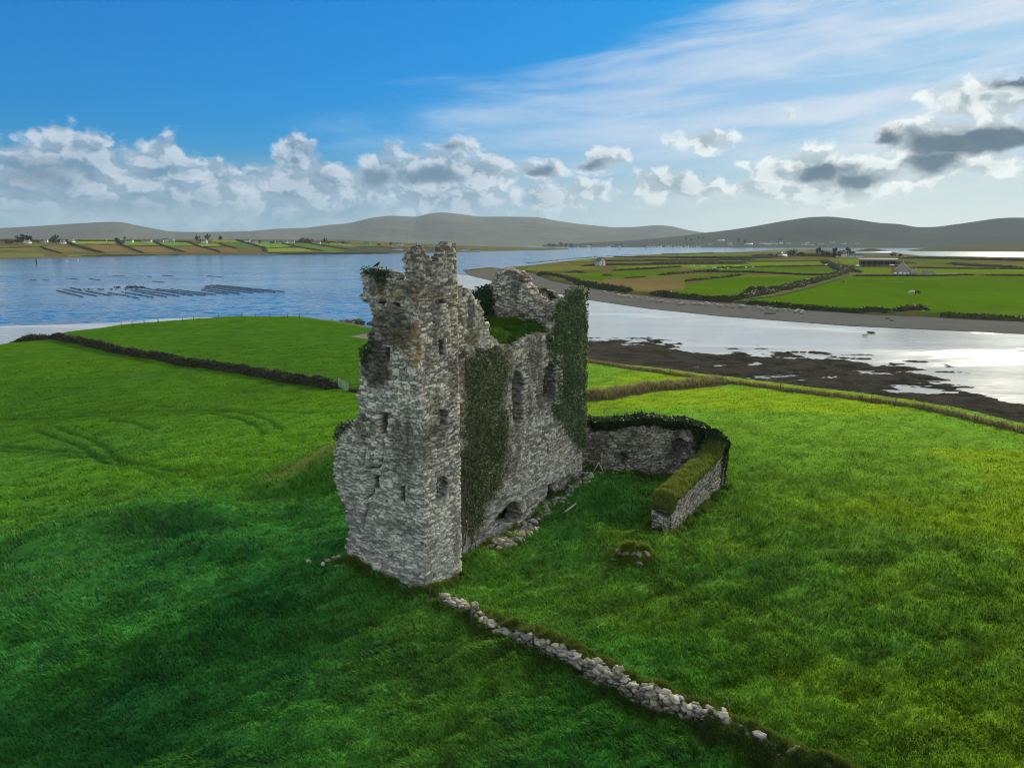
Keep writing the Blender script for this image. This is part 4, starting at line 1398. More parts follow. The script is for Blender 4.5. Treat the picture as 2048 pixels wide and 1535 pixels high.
def stone_pile(name, items, mat, parent=None):
    """items: (pos, size, yaw, pitch, roll, tone)"""
    Vs, Qs, Cs, n = [], [], [], 0
    for i, (p, s, a, b, c, tone) in enumerate(items):
        P, Q = ROCKS[int(rng.integers(0, len(ROCKS)))]
        V = (P * s) @ rotm(a, b, c).T + np.asarray(p)
        Vs.append(V); Qs.append(Q + n); n += len(V)
        Cs.append(np.tile(np.asarray(tone), (len(V), 1)))
    return mesh_np(name, np.concatenate(Vs), [np.concatenate(Qs)], mat, parent, np.concatenate(Cs))


def tone(lo=.5, hi=1.3):
    k = rng.uniform(lo, hi)
    return GREY * k * np.array([1, 1, 1 + .12 * rng.normal()])


# foreground dry stone wall
FW = [gnd(868, 1203, -.15), gnd(985, 1262, 0), gnd(1100, 1318, .1), gnd(1210, 1368, .1), gnd(1300, 1410, .1), gnd(1400, 1448, .1), gnd(1450, 1468, .1), gnd(1560, 1515, .1), gnd(1660, 1560, .1), gnd(1800, 1620, .1)]
FWn = np.array(FW); FWl = np.concatenate([[0], np.cumsum(np.linalg.norm(np.diff(FWn, axis=0), axis=1))])
WALLT = thing('dry_stone_wall', 'tumbled dry stone field wall running from the tower foot down the grass', 'stone wall')


def fw_at(s):
    return np.array([np.interp(s, FWl, FWn[:, 0]), np.interp(s, FWl, FWn[:, 1])])


items = []
s = 0.0
sEnd = FWl[6]
fdir = (FWn[6] - FWn[0]) / np.linalg.norm(FWn[6] - FWn[0]); fn_ = np.array([fdir[1], -fdir[0]])
fyaw = math.atan2(fdir[1], fdir[0])
while s < FWl[-1]:
    p = fw_at(s)
    frac = s / sEnd
    hgt = np.interp(s, [0, 1.2, 3, 5, 7, 9, 12, sEnd, sEnd + .5, 22], [.40, .22, .48, .55, .5, .62, .75, .62, .56, .50]) * rng.uniform(.75, 1.12) * (.45 + .55 * (fbm(s * .55, 3.3, 2, 655) > .40))
    wd = .23
    z0 = near_h(p[0], p[1]) - .15
    z = 0.0
    while z < hgt:
        k = 1 - .35 * z / max(hgt, .1)
        for side in (-1, 0, 1):
            if s > sEnd and (rng.random() < .22 or side == -1):
                continue
            q = p + fn_ * side * wd * k * .75 + rng.normal(0, .04, 2)
            sz = rng.uniform(.10, .22)
            pale = rng.random() < .35
            items.append(((q[0], q[1], z0 + z + .1 + rng.normal(0, .02)), np.array([sz, sz * .8, sz * rng.uniform(.55, .9)]), fyaw + rng.normal(0, .6), rng.normal(0, .25), rng.normal(0, .35),
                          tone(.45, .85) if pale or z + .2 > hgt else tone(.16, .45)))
        z += .15
    s += .27
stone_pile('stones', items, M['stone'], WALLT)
# earth and turf bank the far stretch runs into
ss_ = np.linspace(sEnd - 1.0, FWl[-1], 60); tt_ = np.linspace(-1, 1, 14)
Sg, Tg = np.meshgrid(ss_, tt_, indexing='ij')
pc = np.stack([np.interp(Sg, FWl, FWn[:, 0]), np.interp(Sg, FWl, FWn[:, 1])], -1) + fn_ * (Tg * .75)[..., None]
bz = near_h(pc[..., 0], pc[..., 1]) - .1 + .48 * (1 - np.abs(Tg) ** 2.5) * ss(sEnd - 1.0, sEnd + .4, Sg) + .2 * (fbm(Sg * 1.5, Tg * 2, 3, 640) - .5)
t_ = fbm(Sg * 1.2, Tg * 1.5, 3, 641)[..., None]
mesh_np('earth_bank', np.concatenate([pc, bz[..., None]], -1).reshape(-1, 3), grid_faces(60, 14), M['earth'], WALLT, (np.array([.022, .040, .012]) * (1 - t_) + np.array([.06, .065, .03]) * t_).reshape(-1, 3), smooth=True)


def wt3(n):
    s = rng.uniform(0.8, sEnd, n); w = rng.normal(.42, .12, n)
    p = np.stack([np.interp(s, FWl, FWn[:, 0]), np.interp(s, FWl, FWn[:, 1])], -1) + fn_ * w[:, None]
    return np.concatenate([p, (near_h(p[:, 0], p[:, 1]) - .08)[:, None]], 1), fbm(s * 1.1, w * 2, 2, 647) > .40


turf('foot_grass', WALLT, wt3, 9000, .42, (.02, .055, .012), (.08, .13, .03), lean=(.2, .8))


def wt(n):
    s = rng.uniform(0.5, FWl[-1], n)
    w = np.where(rng.random(n) < .7, rng.uniform(-.75, -.15, n), rng.uniform(.4, .8, n))
    p = np.stack([np.interp(s, FWl, FWn[:, 0]), np.interp(s, FWl, FWn[:, 1])], -1) + fn_ * w[:, None]
    top = np.where(s > sEnd - .3, .48 * (1 - np.abs(w / .75) ** 2.5), np.where(w < 0, .35 * ss(3, 8, s), 0.0))
    return np.concatenate([p, (near_h(p[:, 0], p[:, 1]) + top - .08)[:, None]], 1), fbm(s * 1.4, w * 2, 2, 645) > .38


def wt2(n):
    s = rng.uniform(sEnd - .6, FWl[-1], n); w = rng.uniform(-.8, .85, n)
    p = np.stack([np.interp(s, FWl, FWn[:, 0]), np.interp(s, FWl, FWn[:, 1])], -1) + fn_ * w[:, None]
    return np.concatenate([p, (near_h(p[:, 0], p[:, 1]) + .48 * (1 - np.clip(np.abs(w / .75), 0, 1) ** 2.5) - .08)[:, None]], 1), fbm(s * 1.4, w * 2, 2, 646) > .25


turf('bank_weeds', WALLT, wt2, 26000, .26, (.035, .080, .014), (.13, .18, .045), lean=(.3, .9))
turf('overgrown_grass', WALLT, wt, 22000, .33, (.05, .09, .012), (.17, .20, .05), lean=(.3, .9))


def scatter_stones(n, pts, wid, smin, smax, lo, hi, zoff=0):
    pts = np.array(pts); L = np.concatenate([[0], np.cumsum(np.linalg.norm(np.diff(pts, axis=0), axis=1))])
    it = []
    for i in range(n):
        s = rng.uniform(0, L[-1])
        q = np.array([np.interp(s, L, pts[:, 0]), np.interp(s, L, pts[:, 1])]) + rng.normal(0, wid, 2)
        sz = rng.uniform(smin, smax)
        it.append(((q[0], q[1], float(near_h(q[0], q[1])) + sz * .25 + zoff), np.array([sz, sz * .8, sz * .7]), rng.uniform(0, 6.3), rng.normal(0, .3), rng.normal(0, .3), tone(lo, hi)))
    return it


o = stone_pile('rubble', scatter_stones(90, [CS + D1 * 17.4 - D2 * .3, gnd(1190, 945, 1.1), gnd(1232, 938, 1.0)], .22, .08, .22, .4, .9), M['stone'])
tag(o, 'line of pale fallen stones between castle end and courtyard wall', 'rubble', kind='stuff')
o = stone_pile('rubble', scatter_stones(150, [CS + D1 * 6.2 - D2 * .6, CS + D1 * 9.6 - D2 * .75], .28, .08, .30, .3, .85), M['stone'])
tag(o, 'fallen stones heaped below the broken arch in the hall wall', 'rubble', kind='stuff')
o = stone_pile('rubble', scatter_stones(150, [CS + D1 * 10.0 - D2 * .35, CS + D1 * 17.0 - D2 * .4], .22, .08, .22, .3, .85), M['stone'])
tag(o, 'loose stones along the foot of the hall wall by the small doorway', 'rubble', kind='stuff')
o = stone_pile('rubble', scatter_stones(16, [C0 + D2 * 6.2 - D1 * .3, C0 + D2 * 5.0 - D1 * .6], .35, .08, .22, .4, .9), M['stone'])
tag(o, 'few fallen stones in the grass at the tower\'s left foot', 'rubble', kind='stuff')

def foot_turf(n):
    runs = [(C0 + D2 * 6.0, C0, -D1), (C0, C0 + D1 * 2.9, -D2), (CS + D1 * 3.0, CS + D1 * 17.3, -D2), (Y2 + YN2 * -1.2, Y1 + YN2 * -1.2, -YN2), (Y2 - YD2 * 0 + YN2 * 0, Y1 + YN2 * 0, YN2), (Y0, Y1, YN1), (Y2 - YNe * 1.1, Y2, YD2)]
    r_ = rng.integers(0, len(runs), n); q = rng.random(n)
    A_ = np.array([a for a, b, c in runs])[r_]; B_ = np.array([b for a, b, c in runs])[r_]; N_ = np.array([c for a, b, c in runs])[r_]
    p = A_ * (1 - q)[:, None] + B_ * q[:, None] + N_ * np.abs(rng.normal(.05, .28, n))[:, None]
    return np.concatenate([p, (near_h(p[:, 0], p[:, 1]) - .04)[:, None]], 1), fbm(p[:, 0] * 1.3, p[:, 1] * 1.3, 3, 660) > .44


o = turf('rank_grass', None, foot_turf, 30000, .42, (.03, .075, .014), (.17, .22, .05), wid=.014, lean=(.2, .8))
tag(o, 'rank tall grass growing along the feet of the ruin walls', 'grass', kind='stuff')
# overgrown wall stump in the grass
SP = hit(1272, 1118, near_base)
ST = thing('wall_stump', 'low stump of old wall covered with mossy grass, in front of the courtyard', 'wall stump', (SP[0], SP[1], 0))
z0 = float(near_h(SP[0], SP[1]))
it = [((rng.normal(-.25, .42), rng.normal(-.1, .32), z0 + rng.uniform(.0, .55)), np.array([.26, .2, .17]) * rng.uniform(.6, 1.0), rng.uniform(0, 6), rng.normal(0, .3), rng.normal(0, .3), tone(.2, .55)) for _ in range(50)]
stone_pile('stones', it, M['stone'], ST)


def stump(n):
    a = rng.uniform(0, 2 * math.pi, n); r = np.sqrt(rng.random(n))
    hh = .35 + 1.0 * fbm(np.cos(a) * r * 2.4 + 4, np.sin(a) * r * 2.4, 3, 651)
    return np.stack([r * np.cos(a) * 1.25, r * np.sin(a) * .95, z0 - .1 + hh * (1 - r ** 2.2)], -1), fbm(np.cos(a) * r * 2.5 + 9, np.sin(a) * r * 2.5, 2, 652) > .36


uu, ww = np.meshgrid(np.linspace(0, 2 * math.pi, 33), np.linspace(0, 1, 9), indexing='ij')
mesh_np('moss_cap', np.stack([ww * np.cos(uu) * 1.22, ww * np.sin(uu) * .92, z0 - .12 + (.35 + 1.0 * fbm(np.cos(uu) * ww * 2.4 + 4, np.sin(uu) * ww * 2.4, 3, 651)) * (1 - ww ** 2.2) + .05 * (fbm(uu * 2, ww * 3, 2, 650) - .5)], -1).reshape(-1, 3), grid_faces(33, 9), M['field'], ST,
        np.tile([.05, .09, .012], (33 * 9, 1)), smooth=True)
turf('mossy_grass', ST, stump, 8000, .36, (.07, .14, .012), (.23, .30, .05), lean=(.3, .9))

# ------------------------------------------------------------------ meadow blades
def meadow():
    n = 640000
    a = np.radians(rng.uniform(-47, 47, n)); q = rng.random(n)
    r0, r1, k = 15.0, 150.0, -0.9                       # fewer, larger blades further out
    r = (r0 ** k + q * (r1 ** k - r0 ** k)) ** (1 / k)
    x = r * np.sin(a); y = r * np.cos(a)
    keep = (sdpoly(x, y, HEAD) > .3)
    # nothing inside the masonry
    rel = np.stack([x - C0[0], y - C0[1]], -1)
    u = rel @ D1; v = rel @ D2
    keep &= ~((u > .12) & (u < 17.5) & (v > .7) & (v < 6.5)) & ~((u > .1) & (u < 2.9) & (v > .1) & (v < 6.3))
    yd = segdist(x, y, [Y0 + YN1 * -.57, Y1 + (YN1 + YN2) * -.5, Y2 + YN2 * -.57])
    keep &= yd > .62
    keep &= ~((segdist(x, y, FW[:7]) < .36))
    clump = fbm(x * .9, y * .9, 3, 700); big = fbm(x * .13, y * .13, 3, 701)
    keep &= rng.random(n) < .45 + .9 * clump
    for t in TRK:
        keep &= ~((segdist(x, y, t) < .28) & (rng.random(n) < .6))
    x, y, r, clump, big = x[keep], y[keep], r[keep], clump[keep], big[keep]
    m = len(x)
    z = near_h(x, y)
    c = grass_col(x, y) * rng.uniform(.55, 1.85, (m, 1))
    weed_ = (fbm(x * .7 + 31, y * .7, 3, 710, .6) > .66)[:, None] & (rng.random((m, 1)) < .75)
    c = np.where(weed_, c * np.array([.55, .62, 1.1]), c)
    straw = (rng.random(m) < .015 + .12 * ss(.52, .68, fbm(x * .12 + 5, y * .12, 3, 702)))[:, None]
    c = np.where(straw, np.array([.14, .19, .04]) * rng.uniform(.7, 1.2, (m, 1)), c)
    tall = np.exp(-(yd[keep] / 1.3) ** 2) * .6 + .35 * np.exp(-(segdist(x, y, FW) / 1.0) ** 2)
    L = (.08 + .42 * clump ** 1.6 * (.5 + big) + .15 * tall) * (1 + .004 * (r - 20)) * (1 - .45 * ss(45, 80, r))
    wdt = .008 + .00042 * r
    ld = math.pi * (1.12 + .5 * (fbm(x * .08, y * .08, 2, 703) - .5))
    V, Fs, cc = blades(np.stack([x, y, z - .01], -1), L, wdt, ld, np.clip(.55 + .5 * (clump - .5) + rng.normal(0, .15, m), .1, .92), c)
    o = mesh_np('grass', V, Fs, M['grass'], None, cc)
    tag(o, 'long wind combed grass growing over the near meadow', 'grass', kind='stuff')


meadow()


# ------------------------------------------------------------------ hedges and banks
def bank(name, label, cat, pts, width, height, hf, ds=0.6, seed=0, dark=(.020, .026, .012), light=(.060, .055, .028), leaf=0, leafsize=.1, lcols=((.012, .018, .008), (.07, .075, .03)), group=None, nc=9, rag=.5, blade=0):
    pts = np.array([p[:2] for p in pts], float)
    L = np.concatenate([[0], np.cumsum(np.linalg.norm(np.diff(pts, axis=0), axis=1))])
    ns = max(int(L[-1] / ds), 6)
    s = np.linspace(0, L[-1], ns); t = np.linspace(-1, 1, nc)
    C = np.stack([np.interp(s, L, pts[:, 0]), np.interp(s, L, pts[:, 1])], -1)
    C = C + (np.stack([fbm(s * .12, s * 0, 2, seed), fbm(s * .12, s * 0 + 7, 2, seed)], -1) - .5) * width * .6
    tg = np.gradient(C, axis=0); tg /= np.linalg.norm(tg, axis=1)[:, None] + 1e-9
    nrm = np.stack([tg[:, 1], -tg[:, 0]], -1)
    S_, T_ = np.meshgrid(s, t, indexing='ij')
    hh = height * (1 - rag / 2 + rag * (fbm(S_ * 1.3 / max(height, .5), T_ * 2.2, 5, seed + 3, .68) * 2.2 - 1.1)) * (1 - .92 * np.abs(T_) ** 2.6)
    hh = hh * ss(0, 1.2 * width, S_ + .1) * ss(0, 1.2 * width, L[-1] - S_ + .1)
    wv = width / 2 * (1 + .35 * (fbm(S_ * .8 / max(height, .5), T_ * 2 + 5, 3, seed + 4) - .5))
    P = C[:, None] + nrm[:, None] * (T_ * wv)[..., None]
    Z = hf(P[..., 0], P[..., 1]) + hh - .15
    k = fbm(S_ * .7, T_ * 2.5 + 2, 4, seed + 6)[..., None]
    c = np.asarray(dark) * (1 - k) + np.asarray(light) * k
    V = np.concatenate([P, Z[..., None]], -1).reshape(-1, 3)
    o = mesh_np(name, V, grid_faces(ns, nc), M['hedge'], None, c.reshape(-1, 3), smooth=leaf > 0)
    tag(o, label, cat, group)
    if leaf or blade:
        n = int(L[-1] * width * (leaf or blade))
        i = rng.integers(0, ns - 1, n); j = rng.integers(1, nc - 1, n)
        fi = rng.random(n); fj = rng.random(n) - .5
        G3 = np.concatenate([P, Z[..., None]], -1)
        p = G3[i, j] * (1 - fi)[:, None] + G3[i + 1, j] * fi[:, None]
        p = p + (G3[i, np.clip(j + 1, 0, nc - 1)] - G3[i, j]) * fj[:, None]
        if leaf:
            p = p + rng.normal(0, .10 * height, (n, 3)) * np.array([1, 1, .8]) + np.array([0, 0, .05])
            tt = t[j]
            nm = np.stack([nrm[i, 0] * tt, nrm[i, 1] * tt, 1.0 - np.abs(tt) * .6], -1)
            V, Fs, cc = leaves(p, nm, leafsize, leafcol(n, lcols[0], lcols[1], 1.8))
            mesh_np('leaves', V, Fs, M['leaf'], o, cc)
        else:
            V, Fs, cc = blades(p, .55 * height * rng.uniform(.5, 1.2, n) + .2, np.full(n, leafsize), np.full(n, math.pi * 1.1), rng.uniform(.2, .8, n), leafcol(n, lcols[0], lcols[1], 1.2))
            mesh_np('dry_grass', V, Fs, M['grass'], o, cc)
    return o


nh = lambda px, py: hit(px, py, near_base)
bank('hedge', 'long dark hedge crossing the left green field down to the field gate', 'hedge', [nh(a, b) for a, b in ((20, 683), (112, 676), (237, 705), (371, 728), (445, 739), (520, 752), (594, 765), (674, 779))], 2.3, 1.35, near_h, .4, 800,
     leaf=110, leafsize=.13, lcols=((.012, .018, .009), (.085, .085, .040)))
bank('bush', 'dark bush beside the field gate at the end of the long hedge', 'bush', [nh(700, 783), nh(722, 786)], 2.6, 1.7, near_h, .4, 801, leaf=120, leafsize=.14, lcols=((.008, .013, .007), (.055, .055, .022)))
TANL = ((.13, .11, .055), (.36, .31, .19))
bank('grass_bank', 'bank of tall pale dry grass dividing the bright fields right of the castle', 'grass bank', [nh(a, b) for a, b in ((1120, 806), (1180, 800), (1240, 790), (1300, 784), (1360, 776), (1410, 768), (1452, 763))], 2.8, .95, near_h, .5, 803,
     dark=(.07, .06, .03), light=(.16, .13, .07), blade=85, leafsize=.035, lcols=TANL)
bank('grass_bank', 'long pale dry grass bank edging the right field above the seaweed shore', 'grass bank', [nh(a, b) for a, b in ((1450, 764), (1520, 773), (1600, 784), (1680, 793), (1750, 802), (1830, 814), (1900, 828), (1980, 845), (2080, 872), (2200, 905))], 1.7, .5, near_h, .5, 804,
     dark=(.07, .065, .03), light=(.16, .14, .07), blade=80, leafsize=.03, lcols=TANL)
bank('grass_bank', 'narrow tan grass bank along the shore behind the castle\'s right side', 'grass bank', [nh(a, b) for a, b in ((1150, 718), (1200, 725), (1270, 737), (1330, 745), (1380, 752), (1440, 762))], 1.6, .45, near_h, .5, 805,
     dark=(.07, .065, .03), light=(.15, .13, .07), blade=70, leafsize=.03, lcols=TANL)
rt = lambda px, py: hit(px, py, right_h, 150)
FARD = dict(dark=(.018, .024, .010), light=(.060, .056, .028))


def rbank(label, pts, w, h, ds=.9, cat='hedge', name='hedge', **kw):
    w, h = w * .72, h * .72
    bank(name, label, cat, [rt(a, b) for a, b in pts], w, h, right_h, ds, int(pts[0][0] * 3 + pts[0][1]), **{**FARD, **dict(leaf=2.2, leafsize=.32, lcols=((.014, .020, .009), (.075, .078, .035))), **kw}, group='hedges across the right-hand farmland')


rbank('wide dark hedge climbing diagonally from the beach to the farm crossroads', z6([(20, 622), (130, 600), (300, 560), (500, 520), (650, 480), (770, 445), (840, 415)]), 9, 3.4)
rbank('bushy thicket bulging from the diagonal hedge just above the beach', z6([(155, 562), (220, 552), (290, 552), (330, 548)]), 8, 3.5)
rbank('bushy clump halfway up the diagonal hedge', z6([(490, 512), (560, 500), (640, 492)]), 7, 3.2)
rbank('straight stone-and-hedge bank along the top of the big right field, before the stone house', z6([(860, 452), (1100, 452), (1400, 452), (1710, 444)]), 4, 1.8)
rbank('low hedge along the far right end of the big field, beyond the gap', z6([(1765, 446), (2048, 450), (2300, 452)]), 4, 1.8)
rbank('dark hedge between the second and third narrow fields left of the crossroads', z6([(-140, 424), (0, 424), (150, 424), (350, 434), (560, 444), (760, 446)]), 4.5, 2.2)
rbank('dark hedge above the sheep pasture', z6([(-60, 396), (100, 394), (280, 388), (500, 386), (700, 382)]), 5, 2.0)
rbank('thin hedge behind the highest narrow field left of the crossroads', z6([(-500, 362), (-200, 358), (100, 354), (400, 352), (700, 346)]), 7, 1.9)
rbank('rough hedge from the crossroads up towards the white house', z6([(690, 350), (730, 372), (790, 402), (850, 425)]), 12, 3.5)
rbank('short hedge right of the crossroads below the barn', z6([(810, 380), (850, 395), (900, 415), (935, 428)]), 7, 2.4)
rbank('hedge running along the front of the long dark barn', z6([(820, 384), (1000, 386), (1250, 386)]), 7, 1.6)
rbank('low hedge behind the stone house running to the right edge', z6([(1270, 394), (1500, 400), (1800, 402), (2300, 406)]), 7, 2.0)
rbank('dark thicket behind the stone house', z6([(1180, 370), (1230, 362), (1290, 366)]), 16, 3.0)
rbank('grassy hummock hedge right of the thicket on the far pasture', z6([(1480, 372), (1580, 370), (1650, 378), (2048, 396)]), 18, 3.0)
rbank('far hedge closing the pasture below the distant inlet', z6([(1170, 332), (1400, 332), (1700, 340), (2048, 348), (2300, 352)]), 18, 4.5, 3)
rbank('dark scrub along the beach edge under the middle fields', z5([(600, 436), (680, 440), (780, 460), (880, 492), (1000, 515), (1130, 540), (1240, 560)]), 7, 2.6)
rbank('shore hedge below the bright triangular field, above the white boulders', z5([(1370, 560), (1450, 572), (1520, 588), (1600, 602), (1760, 612), (1900, 618), (2010, 600), (2060, 575)]), 6, 2.6)
rbank('round dark bush at the bottom corner of the triangular field', z5([(1465, 575), (1520, 582), (1570, 590)]), 9, 4.2)
rbank('hedge dividing the brown rough field from the triangular field', z5([(1590, 488), (1700, 478), (1850, 462), (2000, 442)]), 5, 2.0)
rbank('short hedge in the corner of the two left strip fields', z5([(1430, 446), (1560, 436), (1700, 424), (1830, 412)]), 6, 2.4)
rbank('thin hedge across the brown heath left of the strip fields', z5([(1180, 466), (1260, 462), (1350, 456)]), 4, 1.3)
rbank('small isolated bush on the left green strip', z5([(1040, 450), (1075, 446), (1110, 450)]), 6, 2.0)
rbank('hedge under the strip of pasture right of the white house', z5([(1110, 416), (1250, 408), (1400, 400), (1580, 388)]), 6, 2.3)
rbank('low scrub hedge left of the white house', z5([(790, 428), (860, 424), (930, 430)]), 7, 2.0)
rbank('dark hedge behind the white house running across the heath', z5([(900, 384), (1000, 376), (1250, 374), (1600, 372), (2048, 366)]), 9, 2.6, 3)
rbank('second hedge line behind the white house, nearer the water', z5([(960, 352), (1200, 348), (1500, 346), (1800, 344), (2100, 340)]), 11, 2.8, 3)
rbank('third long hedge line nearest the channel behind the white house', z5([(830, 336), (1000, 328), (1300, 325), (1700, 322), (2100, 318)]), 11, 2.6, 3)
rbank('far hedge on the channel edge below the village', z5([(520, 372), (640, 358), (800, 340), (1000, 322), (1250, 310), (1500, 303), (1800, 292)]), 12, 2.4, 3)
rbank('scrubby hedge left of the farm trees by the small white house', z6([(-400, 330), (-200, 330), (50, 332), (300, 328), (450, 318)]), 16, 4.5, 3)
rbank('dark scrub mound on the beach edge of the big right field', z6([(1120, 690), (1180, 680), (1260, 676), (1330, 676), (1390, 690)]), 7, 2.6, 1.2)
rbank('shadowed turf edge along the beach under the big right field', z6([(130, 636), (300, 655), (600, 672), (900, 690), (1150, 692)]), 5, 1.7, 1.2, name='turf_edge', cat='bank', dark=(.016, .024, .010), light=(.045, .055, .022))
rbank('green turf edge above the beach at the right margin', z6([(1420, 706), (1600, 722), (1800, 742), (2048, 758), (2300, 768)]), 5, 1.3, 1.2, name='turf_edge', cat='bank', dark=(.03, .045, .012), light=(.06, .075, .025))
rbank('dark belt of trees and scrub in front of the farm buildings, left of the barn', z6([(430, 318), (520, 314), (620, 316), (700, 318), (780, 322)]), 22, 6.5)
rbank('low dark scrub belt left of the white cottage beyond the strip fields', z6([(200, 322), (300, 316), (400, 316)]), 20, 5.5)
# farm track
def lane(name, pts, w, hf, mat, col):
    p = np.array([q[:2] for q in pts]); L = np.concatenate([[0], np.cumsum(np.linalg.norm(np.diff(p, axis=0), axis=1))])
    s = np.linspace(0, L[-1], 60)
    C = np.stack([np.interp(s, L, p[:, 0]), np.interp(s, L, p[:, 1])], -1)
    tg = np.gradient(C, axis=0); tg /= np.linalg.norm(tg, axis=1)[:, None]
    nr_ = np.stack([tg[:, 1], -tg[:, 0]], -1)
    t = np.linspace(-1, 1, 5)
    P = C[:, None] + nr_[:, None] * (t * w / 2)[None, :, None]
    Z = hf(P[..., 0], P[..., 1]) + .25
    return struct(mesh_np(name, np.concatenate([P, Z[..., None]], -1).reshape(-1, 3), grid_faces(60, 5), mat, None, np.tile(col, (300, 1))))


lane('farm_track', [rt(a, b) for a, b in z6([(110, 630), (300, 592), (560, 532), (760, 472), (850, 437)])], 4.0, right_h, M['farfield'], (.085, .10, .045))
lane('farm_track', [rt(a, b) for a, b in z6([(850, 437), (900, 438), (1140, 440)])], 5.0, right_h, M['farfield'], (.16, .15, .12))

ft = lambda px, py: hit(px, py, far_h, 800, 4000)


def fbank(label, pts, w, h, ds=5.0, **kw):
    w, h = w * .7, h * .8
    bank('hedge', label, 'hedge', [ft(a, b) for a, b in pts], w, h, far_h, ds, int(pts[0][0] * 5 + pts[0][1]), **{**FARD, **kw}, group='hedges on the far shore across the water')


fbank('far shore hedge slanting down at the far left, nearest the water post', z4([(470, 190), (540, 222), (620, 245), (700, 266)]), 9, 3)
fbank('bushy far shore hedge slanting from the white gabled cottage to the shore', z4([(765, 118), (800, 160), (880, 185), (980, 210), (1080, 238), (1180, 262)]), 13, 5)
fbank('far shore hedge slanting below the round bush', z4([(1330, 130), (1400, 175), (1480, 205), (1560, 238), (1630, 264)]), 10, 3.5)
fbank('far shore hedge slanting below the long white bungalow row', z4([(1750, 122), (1820, 165), (1920, 200), (2030, 235), (2110, 252)]), 9, 3.5)
fbank('far shore hedge slanting left of the big farmhouse', z4([(210, 138), (300, 175), (380, 200), (470, 222), (575, 250)], 340), 9, 3.5)
fbank('far shore hedge slanting right of the big farmhouse', z4([(555, 150), (620, 172), (700, 195), (775, 212)], 340), 9, 3.2)
fbank('far shore hedge slanting under the slate-roofed white house', z4([(750, 112), (860, 145), (960, 172), (1060, 196), (1100, 210)], 340), 10, 4)
fbank('tall dark hedge end dropping to the far shore between bright fields', z4([(1060, 195), (1078, 220), (1095, 245)], 340), 12, 4.5)
fbank('long straight far shore hedge between the two long green fields', z4([(1180, 130), (1300, 158), (1450, 190), (1600, 218), (1750, 242)], 340), 9, 3.5)
fbank('far shore hedge slanting above the rightmost green field', z4([(1520, 143), (1700, 172), (1880, 200), (2060, 224)], 340), 9, 3.5)
fbank('level far shore hedge under the first green strip', z4([(790, 164), (1000, 164), (1300, 166)]), 8, 2.2)
fbank('level far shore hedge under the second and third green strips', z4([(1400, 178), (1700, 180), (1990, 186), (2250, 186)]), 8, 2.2)
fbank('level far shore hedge under the farmhouse strip', z4([(360, 190), (520, 190), (640, 188)], 340), 8, 2.6)
fbank('level hedge between the two yellow-green fields on the far shore', z4([(1105, 210), (1250, 202), (1420, 192)], 340), 8, 2.2)
fbank('skyline hedge behind the cottages at the left end of the far shore', z4([(-300, 128), (0, 130), (250, 132), (480, 134), (760, 136)]), 14, 6)
fbank('skyline hedge behind the green strips of the far shore', z4([(830, 122), (1100, 124), (1300, 126), (1700, 130), (2048, 134), (2200, 136)]), 12, 4)
fbank('skyline hedge behind the right-hand cottages of the far shore', z4([(800, 132), (1100, 134), (1400, 138), (1700, 140), (2048, 146)], 340), 12, 4)
fbank('dark scrub along the far shoreline at the right of the fields', z4([(1080, 262), (1300, 272), (1600, 266), (2048, 266), (2500, 262)], 340), 12, 3.0)
fbank('dark scrub patches along the far shoreline at the left', z4([(900, 296), (1100, 294), (1500, 290), (1700, 282), (2048, 276)]), 10, 2.5)
fbank('rough hedge between the small left fields of the far shore', z4([(-200, 215), (60, 208), (250, 200), (430, 196), (560, 184)]), 9, 2.6)
fbank('brown hedge low on the far shore point', z4([(2100, 190), (2500, 200), (3000, 205)], 340), 14, 3)


# ------------------------------------------------------------------ trees and scrub clumps far off
def tree_proto(seed, shape=(1, 1, 1), n=420, pine=False):
    r = np.random.default_rng(seed)
    mb = MB()
    mb.tube([(0, 0, -.3), (.05, 0, .8), (.1, .05, 2.2), (0, .1, 4.0)], [.28, .22, .16, .05], 6)
    for i in range(5):
        a = r.uniform(0, 6.28); z = r.uniform(1.2, 2.6)
        mb.tube([(0.07, 0, z), (math.cos(a) * .8, math.sin(a) * .8, z + .9), (math.cos(a) * 1.4, math.sin(a) * 1.4, z + 1.5)], [.11, .07, .03], 5)
    C = np.stack([r.normal(0, .95, 9), r.normal(0, .95, 9), r.uniform(1.6, 4.4, 9)], -1)
    k = r.integers(0, 9, n)
    d = r.normal(size=(n, 3)); d /= np.linalg.norm(d, axis=1)[:, None]
    P = C[k] + d * (r.uniform(.5, 1.0, (n, 1)) * r.uniform(.7, 1.1, 9)[k][:, None])
    P = P * np.array(shape)
    Nn = d
    V, Fs, cc = leaves(P, Nn, .30, leafcol(n, (.008, .013, .007), (.040, .048, .018), 1.6))
    return mb, (V, Fs, cc)


TP = []
for sd in range(4):
    mb, (V, Fs, cc) = tree_proto(sd + 20, [(1, 1, 1), (1.4, 1.2, .8), (.7, .7, 1.25), (1.1, 1.1, .9)][sd])
    me = thing('tree', 'tree', 'tree')
    mb.build('trunk', M['wood'], me)
    mesh_np('crown', V, Fs, M['leaf'], me, cc)
    TP.append([me, False])


def tree(kind, p, size, label, group, hf):
    src = TP[kind]
    z = float(hf(np.array(p[0]), np.array(p[1])))
    if not src[1]:
        o = src[0]; o.location = (p[0], p[1], z - .2); o.rotation_euler = (0, 0, rng.uniform(0, 6)); o.scale = (size,) * 3
        o['label'] = label; o['group'] = group; src[1] = True
    else:
        dup(src[0], (p[0], p[1], z - .2), rng.uniform(0, 6), label, group, size)


